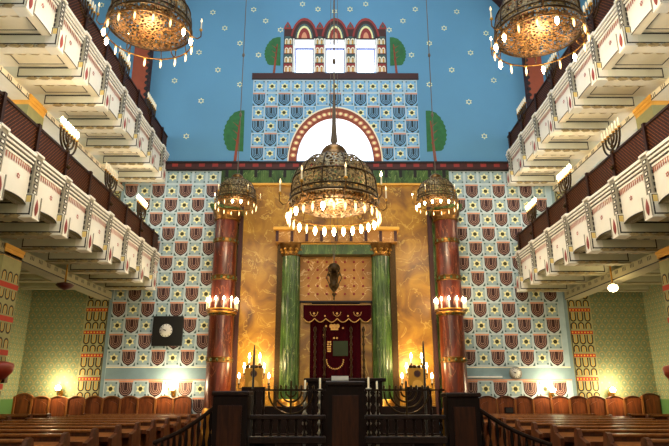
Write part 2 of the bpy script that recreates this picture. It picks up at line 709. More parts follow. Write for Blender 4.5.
    for (a, b) in W1:
        for q in (a - .045, b + .005):
            rect(mb, q, q + .04, WZ0, WZ1 + .03, y - .006, 'white')
        c = (a + b) / 2
        n = 12
        for (R, H, mm, dy) in ((.44, .76, 'redblock', .004), (.38, .66, 'brown', .005), (.29, .54, 'grid_dark', .006), (.24, .46, 'star', .007), (.19, .38, 'redblock', .008), (.09, .22, 'peach', .009)):
            pts = [(c + R * cos(PI * q / n), y - dy, WZ1 + .04 + H * sin(PI * q / n) ** 1.15 if 0 < q < n else WZ1 + .04) for q in range(n + 1)]
            mb.face(pts, mm)
    for c in (-1.47, -.43, .555, 1.60):
        mb.face([(c - .13, y - .005, 12.84), (c + .13, y - .005, 12.84), (c + .1, y - .005, 12.95), (c, y - .005, 13.12), (c - .1, y - .005, 12.95)], 'redblock')
        mb.face([(c - .06, y - .006, 12.9), (c + .06, y - .006, 12.9), (c, y - .006, 13.05)], 'grid_dark')
    # ---- trees
    def tree(cx, z0, h, w, s, trunk_lean=0.0):
        """s: side of the straight edge"""
        pts = []
        n = 18
        for i in range(n + 1):
            t = i / n
            r = w * (sin(PI * min(1, t * .86 + .14)) ** .55) if t < 1 else 0
            wob = w * .07 * (i % 2)
            pts.append((cx - s * (r + wob), y - .004, z0 + h * .22 + h * .78 * t))
        pts.append((cx + s * w * .28, y - .004, z0 + h))
        pts.append((cx + s * w * .32, y - .004, z0 + h * .2))
        mb.face(pts if s > 0 else pts[::-1], 'leaf')
        tw_ = w * .1
        mb.face([(cx - tw_ - s * w * .2, y - .006, z0), (cx + tw_ - s * w * .2, y - .006, z0), (cx + tw_ * .5, y - .006, z0 + h * .8), (cx - tw_ * .3, y - .006, z0 + h * .8)], 'trunk')
        for k in range(3):
            zz = z0 + h * (.35 + .15 * k)
            mb.face([(cx, y - .006, zz), (cx, y - .006, zz + .05), (cx - s * w * .5, y - .006, zz + h * .13)], 'trunk')
    zz = 8.22
    tree(-2.86, zz, 1.72, .46, 1)
    tree(2.98, zz, 1.72, .46, -1)
    tree(-1.79, 11.24, 1.30, .38, 1)
    tree(1.92, 11.24, 1.30, .38, -1)
    # ---- stars on the blue
    S = [(220 + a / 2.909, b / 2.909) for a, b in ((98, 28), (240, 12), (285, 27), (333, 33), (378, 27), (424, 12), (568, 27), (133, 61), (532, 61), (176, 87), (492, 87), (14, 82), (652, 82), (58, 126), (609, 126), (112, 160), (557, 160), (58, 246), (609, 246))]
    S += [(a / 2.973, b / 2.973) for a, b in ((633, 37), (592, 156), (648, 208), (519, 240), (598, 300), (554, 405), (302, 15))]
    S += [(450 + a / 2.973, b / 2.973) for a, b in ((20, 35), (107, 99), (61, 157), (5, 208), (130, 239), (56, 303), (102, 405))]
    for u, v in S:
        X, Z = px(u, v)
        hexagram(X, Z, .105, y, mb, 'star', 'blue', .5)
    for k in range(60):   # the starry field goes on above the frame
        X, Z = random.uniform(-6, 6), random.uniform(14.3, 15.8)
        hexagram(X, Z, .105, y, mb, 'star', 'blue', .5)
    o = mb.build('wall_back', kind='structure')
    return o


wall_back()


def setting():
    mb = MB()
    mb.box(WL - .3, WR + .3, -5, D + .5, -.2, 0, 'floorstone')
    mb.build('floor', kind='structure')
    mb = MB()
    # ceiling with a long glazed skylight opening
    a, b, c, d = -2.6, 2.7, 1.0, 12.5
    mb.box(WL - .3, a, -5, D + .5, ZTOP, ZTOP + .2, 'ceil')
    mb.box(b, WR + .3, -5, D + .5, ZTOP, ZTOP + .2, 'ceil')
    mb.box(a, b, -5, c, ZTOP, ZTOP + .2, 'ceil')
    mb.box(a, b, d, D + .5, ZTOP, ZTOP + .2, 'ceil')
    mb.build('ceiling', kind='structure')
    for nm, x, s in (('wall_left', WL, -1), ('wall_right', WR, 1)):
        mb = MB()
        xo = x + .3 * s
        zs = [0, 5.3, 7.35, 8.6, 10.6, ZTOP]
        ys = [-5.0]
        wins = [(-2.5, -.6), (2.6, 4.5), (6.4, 8.3), (8.9, 10.8), (11.6, 13.5), (14.0, 15.6)]
        for i, (z0, z1) in enumerate(((0, 5.0), (7.2, 8.4), (10.6, ZTOP))):
            mb.box(x, xo, -5, D, z0, z1, 'paper' if i == 0 else 'g_cream')
        for (z0, z1) in ((5.0, 7.2), (8.4, 10.6)):
            y = -5.0
            for (p, q) in wins:
                mb.box(x, xo, y, p, z0, z1, 'g_cream')
                y = q
            mb.box(x, xo, y, D, z0, z1, 'g_cream')
        mb.build(nm, kind='structure')
        k = 5 if s < 0 else 20
        for (z0, z1) in ((5.0, 7.2), (8.4, 10.6)):
            for (p, q) in wins:
                m2 = MB()
                xx = x + .16 * s
                m2.box(xx, xx + .02 * s, p, q, z0, z1, 'daylight')
                w = m2.build('window_%d' % k, origin=(xx, p, z0), kind='structure')
                m3 = MB()
                for t in (p, (p + q) / 2 - .03, q - .06):
                    m3.box(x + .10 * s, xx, t, t + .06, z0, z1, 'white')
                for t in (z0, (z0 + z1) / 2 - .03, z1 - .06):
                    m3.box(x + .10 * s, xx, p, q, t, t + .06, 'white')
                m3.build('window_frame', w)
                k += 1
    mb = MB()
    mb.box(WL - .3, WR + .3, -5.3, -5, 0, 4.4, 'g_soffit')
    mb.box(WL - .3, WR + .3, -5.3, -5, 11, ZTOP, 'g_soffit')
    mb.box(WL - .3, -4.2, -5.3, -5, 4.4, 11, 'g_soffit')
    mb.box(4.4, WR + .3, -5.3, -5, 4.4, 11, 'g_soffit')
    mb.build('wall_front', kind='structure')
    mb = MB()
    mb.box(-4.2, 4.4, -5.2, -5.15, 4.4, 11, 'fill_glow')  # unseen window, added to brighten the faces turned to the camera
    w = mb.build('window_40', kind='structure', origin=(0, -5.2, 4.4))
    mb = MB()
    for k in range(7):
        x = -4.2 + 8.6 * k / 6
        mb.box(x - .05, x + .05, -5.15, -5.05, 4.4, 11, 'brown')
    for k in range(4):
        z = 4.4 + 6.6 * k / 3
        mb.box(-4.2, 4.4, -5.15, -5.05, z - .05, z + .05, 'brown')
    mb.build('window_frame', w)
    # windows of the ark wall
    for i, (a, b) in enumerate(W1):
        mb = MB()
        mb.box(a, b, D + .002, D + .3, WZ1 - .012, WZ1 - .002, 'white')
        mb.box(a + .002, a + .012, D + .002, D + .3, WZ0, WZ1, 'white')
        mb.box(b - .012, b - .002, D + .002, D + .3, WZ0, WZ1, 'white')
        mb.box(a, b, D + .3, D + .32, WZ0, WZ1, 'daylight')
        w = mb.build('window_%d' % (i + 1), origin=(a, D + .3, WZ0), kind='structure')
        mb = MB()
        t = .045
        mb.box(a, a + t, D + .24, D + .3, WZ0, WZ1 - .16, 'sill_blue')
        mb.box(b - t, b, D + .24, D + .3, WZ0, WZ1 - .16, 'sill_blue')
        mb.box(a, b, D + .24, D + .3, WZ1 - .2, WZ1 - .15, 'sill_blue')
        mb.build('window_frame', w)
    mb = MB()
    N = 30
    pts = [(AX - AA * cos(PI * i / N), AZ + AB * sin(PI * i / N)) for i in range(N + 1)]
    mb.prism(pts, 'y', D + .3, D + .32, 'daylight')
    pin = [(AX - (AA - .006) * cos(PI * i / N), AZ + (AB - .006) * sin(PI * i / N)) for i in range(N + 1)]
    mb.grid([[(x, D + .002, z) for x, z in pin], [(x, D + .3, z) for x, z in pin]], 'white', True)
    w = mb.build('window_4', origin=(AX, D + .3, AZ), kind='structure')
    mb = MB()
    mb.box(AX - AA, AX + AA, D + .2, D + .3, AZ, AZ + .09, 'sill_blue')
    mb.build('window_sill', w)
    # cornice across the wall
    mb = MB()
    mb.box(WL, WR, D - .10, D, CZ1 - .03, CZ1 + .02, 'dark')
    mb.box(WL, WR, D - .07, D, CZ0, CZ1 - .03, 'brown')
    x = WL + .05
    while x < WR - .2:
        mb.box(x, x + .17, D - .078, D - .07, CZ0 + .07, CZ1 - .05, 'redblock')
        x += .40
    mb.box(WL, WR, D - .05, D, CZ0 - .04, CZ0, 'dark')
    mb.build('trim_1', kind='structure', origin=(0, D, CZ0))
    # green marble frieze and cheeks, gold onyx panels
    mb = MB()
    mb.box(-3.32, 3.44, D - .06, D, 7.53, CZ0 - .04, 'green_marble')
    mb.box(-3.32, -2.66, D - .05, D, 1.2, 7.53, 'green_marble')
    mb.box(2.80, 3.44, D - .05, D, 1.2, 7.53, 'green_marble')
    x = -3.2
    while x < 3.4:
        mb.box(x, x + .09, D - .08, D - .06, CZ0 - .26, CZ0 - .04, 'dark')
        x += .43
    mb.box(-2.66, 2.8, D - .09, D, 7.47, 7.53, 'goldpaint')
    mb.build('trim_2', kind='structure', origin=(0, D, 7.5))
    mb = MB()
    mb.box(-2.66, 2.80, D - .035, D, 1.0, 7.47, 'gold_marble')
    for (a, b) in ((-2.72, -2.60), (2.73, 2.85)):
        mb.box(a, b, D - .12, D - .035, 1.0, 7.47, 'brown')
    mb.build('trim_3', kind='structure', origin=(0, D, 1.0))


setting()


# red painted arch rib round the upper wall
def arch_rib():
    mb = MB()
    zc, ax, bz = 12.05, 5.85, 3.8
    pts = []
    for i in range(61):
        a = PI * i / 60
        pts.append((a, cos(a), sin(a)))
    c = .135
    inner = [(c + (ax) * q[1], zc + bz * q[2]) for q in pts]
    outer = [(c + (ax + .48) * q[1], zc + (bz + .48) * q[2]) for q in pts]
    inner = [(c + ax, 8.2)] + inner + [(c - ax, 8.2)]
    outer = [(c + ax + .48, 8.2)] + outer + [(c - ax - .48, 8.2)]
    Y0 = D - .35
    mb.grid([[(x, Y0, z) for x, z in inner], [(x, Y0, z) for x, z in outer]], 'trunk', False)
    mb.grid([[(x, Y0, z) for x, z in inner], [(x, D, z) for x, z in inner]], 'brown', False)
    mb.grid([[(x, Y0, z) for x, z in outer], [(x, D, z) for x, z in outer]], 'brown', False)
    # scallops
    def sc_(x, z, nx, nz):
        r = .07
        mb.face([(x + r * cos(2 * PI * k / 8), Y0 - .004, z + r * sin(2 * PI * k / 8)) for k in range(8)], 'dark')
    z = 8.3
    while z < zc:
        sc_(c + ax, z, 0, 0)
        sc_(c - ax, z, 0, 0)
        z += .2
    for i in range(71):
        a = PI * i / 70
        sc_(c + ax * cos(a), zc + bz * sin(a), 0, 0)
    mb.build('trim_4', kind='structure', origin=(c, D, 8.2))


arch_rib()


# ------------------------------------------------------------------ galleries
STEP = {-1: 1.1, 1: 1.16}
POST_ROWS = {-1: [15.7 - 1.1 * k for k in range(13)], 1: [16.0 - 1.16 * k for k in range(13)]}


def pier(side, y0, y1, label):
    n = 1 if side < 0 else -1
    xi = PL if side < 0 else PR
    xo = xi - n * .65
    root = thing('pillar', label, 'pillar', ((xi + xo) / 2, (y0 + y1) / 2, 0), 'painted pillars under the galleries')
    for (z0, z1, part) in ((0, 4.29, 'shaft'), (4.85, 7.43, 'upper_shaft'), (8.0, 12.5, 'top_shaft')):
        mb = MB()
        mb.box(xi, xo, y0, y1, z0, z1 - .22, 'pier_ground')
        # painted rows on the two faces that look to the nave and to the door
        z = z1 - .75
        while z > z0 + .5:
            def put(c, zz, dyf, face):
                for (R, t, mm, e) in ((.085, .038, 'pier_dark', .003), (.047, .012, 'pier_yellow', .0035)):
                    q = 8
                    for sgn in (1, -1):
                        cz = zz + sgn * .19
                        o = [(R * cos(PI * k / q), cz + sgn * R * sin(PI * k / q)) for k in range(q + 1)]
                        ii = [((R - t) * cos(PI * k / q), cz + sgn * (R - t) * sin(PI * k / q)) for k in range(q + 1)]
                        A = [(R, zz + sgn * .08)] + o + [(-R, zz + sgn * .08)]
                        B = [(R - t, zz + sgn * .08)] + ii + [(-R + t, zz + sgn * .08)]
                        if face == 'y':
                            mb.grid([[(c + p[0], y0 - e, p[1]) for p in A], [(c + p[0], y0 - e, p[1]) for p in B]], mm, False)
                        else:
                            mb.grid([[(xi + n * e, c + p[0], p[1]) for p in A], [(xi + n * e, c + p[0], p[1]) for p in B]], mm, False)
            for k in range(3):
                put(min(xi, xo) + .115 + .21 * k, z, 0, 'y')
                if y1 - y0 > .5:
                    put(y0 + .115 + .21 * k, z, 0, 'x')
            mb.box(xi + n * .006, xo - n * .006, y0 - .006, y1 + .006, z - .05, z + .05, 'pier_red')
            for k in range(7):
                mb.box(min(xi, xo) + .03 + k * .09, min(xi, xo) + .07 + k * .09, y0 - .009, y0 - .006, z - .02, z + .02, 'pier_yellow')
            z -= .62
        mb.build(part, root)
        mb = MB()
        for i, e in enumerate((.0, .015, .03)):
            mb.box(xi + n * e, xo - n * e, y0 - e, y1 + min(e, max(0, D - y1 - .02)), z1 - .22 + .075 * i, z1 - .145 + .075 * i, 'orange')
        mb.build('capital', root)
    return root


PW = [(10.7, 11.35), (5.4, 6.05), (-.1, .55)]
for side, w in ((-1, 'left'), (1, 'right')):
    for i, (a, b) in enumerate(PW):
        pier(side, a, b, ['patterned square pillar carrying the %s galleries, midway to the ark wall' % w,
                          'patterned square pillar carrying the %s galleries, second from the ark wall' % w,
                          'patterned square pillar carrying the %s galleries, nearest the entrance' % w][i])


def gallery(side, lvl):
    n = 1 if side < 0 else -1          # towards the nave
    POSTS, SP = POST_ROWS[side], STEP[side]
    Xf = XL if side < 0 else XR
    Xp = PL if side < 0 else PR
    Xw = WL if side < 0 else WR
    low = lvl == 0
    zb = 4.28 if low else 7.42         # beam bottom
    zs = zb + .27                      # soffit
    zp0 = zb + .38                     # post bottom
    zp1 = 5.38 if low else 8.47        # post top
    rh = .57 if low else .60
    Ya, Yb = POSTS[-1] - .3, D - .012
    w = 'left' if side < 0 else 'right'
    lv = 'lower' if low else 'upper'
    root = thing('gallery', '%s cream gallery on the %s side with dark lattice railing and %s underside' % (lv, w, 'shade-darkened' if low else 'bright cream'), 'balcony', (Xf, 10, zb))
    base = WP(root)
    cream, sof, bea = 'g_cream', ('g_soffit_shaded' if low else 'g_soffit'), ('g_beam_low' if low else 'g_beam')

    def X(d):           # d measured out from the gallery front, away from the nave
        return Xf - n * d
    # slab
    mb = MB()
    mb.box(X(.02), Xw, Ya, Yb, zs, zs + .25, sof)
    # painted coffer lines on the soffit
    for i in range(len(POSTS) - 1):
        ya, yb = POSTS[i + 1] + .22, POSTS[i] - .22
        dd = abs(Xp - Xf)
        for (p, q, r, s) in ((.2, dd - .1, ya, ya + .02), (.2, dd - .1, yb - .02, yb), (.2, .22, ya, yb), (dd - .12, dd - .1, ya, yb)):
            mb.box(X(p), X(q), r, s, zs - .004, zs, 'g_dark')
    mb.build('floor_slab', root)
    # long beam over the pillars with painted ticks
    mb = MB()
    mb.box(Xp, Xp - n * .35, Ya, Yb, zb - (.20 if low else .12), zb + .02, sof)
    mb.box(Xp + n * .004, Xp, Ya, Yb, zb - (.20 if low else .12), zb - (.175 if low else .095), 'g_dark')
    y = Ya + .1
    while y < Yb - .3:
        for k in range(3):
            mb.box(Xp + n * .004, Xp, y + k * .06, y + k * .06 + .02, zb - .09, zb - .01, 'g_dark')
        y += .36
    mb.build('arcade_beam', root)
    # posts (shared mesh)
    hp = zp1 - zp0
    mb = MB()
    d0 = .16
    mb.box(n * .06, -n * d0, -.10, .10, 0, hp, 'g_post', .008)
    mb.box(n * .085, -n * (d0 + .02), -.125, .125, hp, hp + .045, 'g_white', .006)
    ns = 6
    for k in range(ns):
        z = .05 + (hp - .08) * k / ns
        mb.box(n * .062, n * .068, -.055, .055, z, z + .065, 'g_dark')
        mb.box(n * .068, n * .070, -.03, .03, z + .015, z + .05, 'g_white')
        mb.box(n * .03, -n * .10, -.106, -.10, z, z + .065, 'g_dark')
        mb.box(0, -n * .07, -.108, -.106, z + .015, z + .05, 'g_white')
    post0 = mb.build('post', root, origin=(0, 0, 0))
    # bracket beams
    L = abs(Xw - Xf)
    mb = MB()
    bw = .13
    Lb = L
    mb.box(n * .07, -n * Lb, -bw, bw, .04, .28, bea)
    mb.box(n * .05, -n * Lb, -bw + .03, bw - .03, 0, .04, sof)
    dd = abs(Xp - Xf)
    for sg in (-1, 1):   # black frame on both cheeks
        ya, yb = sg * bw, sg * (bw + .003)
        for (p, q, r, s) in ((-.10, dd - .05, .045, .07), (-.0, dd - .05, .23, .258), (-.10, -.085, .055, .25), (dd - .07, dd - .05, .055, .25)):
            mb.box(-n * p, -n * q, ya, yb, r, s, 'g_dark')
        k = 0
        while k * .24 < dd - .3:    # carved leaves below each cheek
            c = .14 + k * .24
            a = [(c - .11, .03), (c - .03, .052), (c + .06, .045), (c + .11, .02), (c + .05, .0), (c - .05, -.008)]
            mb.prism([(-n * p, q) for p, q in a], 'y', sg * (bw - .03), sg * (bw + .004), 'g_leaf')
            k += 1
    # end face: raised border and red drop
    E0 = .13
    mb.box(n * E0, -n * .1, -bw - .002, bw + .002, -.006, .40, 'g_cream', .012)
    for sg in (-1, 1):
        ya, yb = sg * bw, sg * (bw + .004)
        for (p, q, r, t) in ((E0 - .035, E0 - .02, .04, .385), (.0, .015, .25, .385), (E0 - .02, .0, .372, .387)):
            mb.box(n * p, n * q, ya, yb, r, t, 'g_dark')
        mb.box(n * (E0 - .035), n * .02, ya, sg * (bw + .0035), .26, .37, 'hook')
    mb.box(n * E0, n * (E0 + .012), -bw, bw, .0, .02, 'g_white')
    mb.box(n * E0, n * (E0 + .012), -bw, -bw + .022, .0, .40, 'g_post')
    mb.box(n * E0, n * (E0 + .012), bw - .022, bw, .0, .40, 'g_post')
    beam0 = mb.build('bracket_beam', root, origin=(0, 0, 0))
    mb = MB()
    prof = []
    for i in range(14):
        t = i / 13
        prof.append((.06 * sin(PI * t) ** .8 * (1.1 - .6 * t), .05 + .3 * t))
    N = 10
    mb.grid([[(n * (.13 + .5 * r * sin(PI * k / N)), r * cos(PI * k / N), z) for k in range(N + 1)] for r, z in prof], 'g_drop', True)
    drop0 = mb.build('drop_ornament', beam0, origin=(0, 0, 0))
    # parapet panels
    def panel(Ln, bulge):
        mb = MB()
        nh, nl = 6, 10
        zl = (zb + .22) - zb
        ztop = zp1 - zb - .24
        def surf(t, h, e=0.0):
            bx = bulge * sin(PI * t) * (1 - h) ** .7
            return (n * (bx + e), Ln * (t - .5), zl + (ztop - zl) * h)
        mb.grid([[surf(j / nl, i / nh) for j in range(nl + 1)] for i in range(nh + 1)], cream, True)
        mb.grid([[surf(j / nl, 0) for j in range(nl + 1)], [(-n * .16, Ln * (j / nl - .5), zl) for j in range(nl + 1)]], sof, False)
        mb.box(-n * .03, -n * .14, -Ln / 2, Ln / 2, zl, zp1 - zb, cream)
        # bottom line
        mb.tube([surf(j / nl, .0, .004) for j in range(nl + 1)], .010, 'g_dark', 4)
        # mouldings
        for k, (dz, h, e, mm) in enumerate(((-.24, .035, .02, 'g_white'), (-.205, .028, .015, 'g_dark'), (-.177, .035, .04, 'g_white'), (-.142, .028, .03, 'g_dark'), (-.114, .035, .06, 'g_white'), (-.079, .028, .045, 'g_dark'), (-.051, .051, .075, 'g_white'))):
            z = zp1 - zb + dz
            mb.box(n * e, -n * .1, -Ln / 2, Ln / 2, z, z + h, mm)
        # fringe
        k = 0
        while (k + .5) * .066 < Ln - .05:
            y = -Ln / 2 + .04 + k * .066
            z = ztop
            t = (y / Ln + .5)
            q = [(y, z - .015), (y + .03, z - .015), (y + .03, z - .10), (y + .015, z - .125), (y, z - .10)]
            h = .8
            bx = bulge * sin(PI * t) * .16 ** .7 + .012
            mb.face([(n * bx, a, b) for a, b in q], 'g_fringe')
            k += 1
        # star
        zc = zl + (ztop - zl) * .52
        bx = bulge * .62 + .006
        for s in (0, 1):
            R = .055
            o = [(R * sin(PI * s + 2 * PI * k / 3), R * cos(PI * s + 2 * PI * k / 3)) for k in range(4)]
            for k in range(3):
                a, b = o[k], o[k + 1]
                mb.face([(n * (bx + .001 * s), a[0], zc + a[1]), (n * (bx + .001 * s), b[0], zc + b[1]), (n * (bx + .001 * s), b[0] * .6, zc + b[1] * .6), (n * (bx + .001 * s), a[0] * .6, zc + a[1] * .6)], 'g_star')
        return mb.build('parapet_panel', root, origin=(0, 0, 0))
    # rail panel of dark lattice
    def rail(Ln):
        mb = MB()
        z0, z1 = zp1 - zb + .045, zp1 - zb + rh
        d = .05
        mb.box(-n * d, -n * (d + .02), -Ln / 2, Ln / 2, z0, z1, 'rail_wood')
        mb.box(-n * (d - .03), -n * (d + .06), -Ln / 2, Ln / 2, z1 - .05, z1, 'rail_trim', .006)
        mb.box(-n * (d - .02), -n * (d + .05), -Ln / 2, Ln / 2, z0, z0 + .05, 'rail_trim')
        a0, a1 = z0 + .05, z1 - .05
        H = a1 - a0
        sp = .075
        k = -int(H / sp) - 1
        while k * sp < Ln:
            for sg in ((1,) if True else (1, -1)):
                p0, p1 = k * sp, k * sp + H
                s0, s1 = max(p0, 0), min(p1, Ln)
                if s1 - s0 > .02:
                    za, zc_ = a0 + (s0 - p0), a0 + (s1 - p0)
                    A, B = s0 - Ln / 2, s1 - Ln / 2
                    xx = -n * (d - .012)
                    mb.face([(xx, A, za), (xx, A + .018, za), (xx, B, zc_ - .018), (xx, B, zc_)], 'rail_strip')
                    A2, B2 = -A, -B
                    mb.face([(xx + n * .003, A2, za), (xx + n * .003, A2 - .012, za), (xx + n * .003, B2, zc_ - .012), (xx + n * .003, B2, zc_)], 'rail_wood')
            k += 1
        mb.box(-n * (d - .05), -n * (d + .05), -Ln / 2 - .035, -Ln / 2 + .035, zp1 - zb + .045, z1 + .03, 'rail_trim')
        return mb.build('railing', root, origin=(0, 0, 0))
    bul = .10 if low else .012
    pan0 = panel(SP - .2, bul)
    rail0 = rail(SP)
    b = base
    for i, y in enumerate(POSTS):
        for src, dz in ((post0, zp0 - zb), (beam0, 0)):
            if i == 0:
                src.location = (0, y - b.y, dz)
                c = src
            else:
                c = inst(src, root, (0, y - b.y, dz))
                if src is beam0:
                    inst(drop0, c, (0, 0, 0))
        if i < len(POSTS) - 1:
            ym = y - SP / 2
            for src in (pan0, rail0):
                if i == 0:
                    src.location = (0, ym - b.y, 0)
                else:
                    inst(src, root, (0, ym - b.y, 0))
    drop0.location = (0, 0, 0)
    # last short bay against the ark wall
    e = Yb - POSTS[0] - .1
    p = panel(e, 0.0)
    p.location = (0, POSTS[0] + .1 + e / 2 - b.y, 0)
    e = Yb - POSTS[0]
    p = rail(e)
    p.location = (0, POSTS[0] + e / 2 - b.y, 0)
    return zp1 + rh


RT = {}
for s in (-1, 1):
    for l in (0, 1):
        RT[s, l] = gallery(s, l)


# ------------------------------------------------------------------ candelabra on the gallery rails
def bulb_mesh(h=.11, r=.02, down=False, m='bulb', stem='candle', hs=.05):
    mb = MB()
    s = -1 if down else 1
    prof = [(r * .75, 0), (r * .75, s * hs)]
    mb.lathe(prof, (0, 0, 0), stem, 8)
    n = 6
    p2 = [(r * .75 + (r * 1.1 - r * .75) * sin(PI * .5 * min(1, i / 2)) if i < 3 else r * 1.1 * cos(PI * .5 * (i - 2) / (n - 2)), s * (hs + (h - hs) * i / n)) for i in range(n + 1)]
    mb.lathe(p2, (0, 0, 0), m, 8)
    return mb


def candelabrum(side, label, loc, hot=True, first=[None, None]):
    n = 1 if side < 0 else -1
    root = thing('candelabrum', label, 'candelabra', loc, 'candelabra on the gallery railings')
    idx = 0 if side < 0 else 1
    W = [.34, .225, .11]
    Zt = .36
    mb = MB()
    mb.lathe([(.05, -.02), (.06, .0), (.03, .03), (.02, .08), (.04, .12), (.02, .16), (.018, Zt - .06), (.03, Zt)], WP(root), 'dark_bronze', 10)
    mb.tube([tuple(WP(root) + Vector(p)) for p in ((-n * .02, 0, -.34), (n * .06, 0, -.3), (0, 0, -.2), (-n * .02, 0, -.1), (0, 0, 0))], .018, 'dark_bronze', 6)
    mb.lathe([(.001, -.37), (.05, -.33), (.02, -.28)], WP(root) + Vector((n * .07, 0, 0)), 'dark_bronze', 8)
    mb.build('stem', root)
    for R in W:
        mb = MB()
        pts = []
        for k in range(13):
            a = PI + PI * k / 12
            pts.append(WP(root) + Vector((0, R * cos(a), Zt * .78 + R * .95 * sin(a))))
        pts = [WP(root) + Vector((0, -R, Zt))] + pts + [WP(root) + Vector((0, R, Zt))]
        mb.tube(pts, .021, 'dark_bronze', 6)
        for k in (-1, 1):
            mb.lathe([(.004, Zt - .02), (.035, Zt), (.03, Zt + .02), (0.0, Zt + .02)], WP(root) + Vector((0, k * R, 0)), 'brass', 8)
        mb.build('branch', root)
    for y in [-.34, -.225, -.11, 0, .11, .225, .34]:
        mb = bulb_mesh(.19, .03 if hot else .022, m='bulb_hot' if hot else 'candle', hs=.07)
        o = mb.build('candle', root, origin=(0, 0, 0))
        o.location = (0, y, Zt + .02)
    if hot:
        lamp('lamp', (loc[0] + n * .04, loc[1], loc[2] + .62), 16, r=.15)
    return root


cands = []
for s in (-1, 1):
    for l in (0, 1):
        ys = [POST_ROWS[s][k] for k in (1, 3, 5)]
        for i, y in enumerate(ys):
            x = (XL - .04) if s < 0 else (XR + .04)
            # copper stays dark on one stand of the lower left rail
            hot = l == 0 and not (s < 0 and i == 1) and not (s > 0 and i == 2)
            pos = ['nearest the ark wall', 'in the middle of its row', 'farthest from the ark wall'][i]
            candelabrum(s, '%s seven-branched candelabrum on the %s %s gallery railing, %s' % ('lit' if hot else 'unlit', 'lower' if l == 0 else 'upper', 'left' if s < 0 else 'right', pos), (x, y, RT[s, l] - (.0 if l == 0 else .16)), hot)


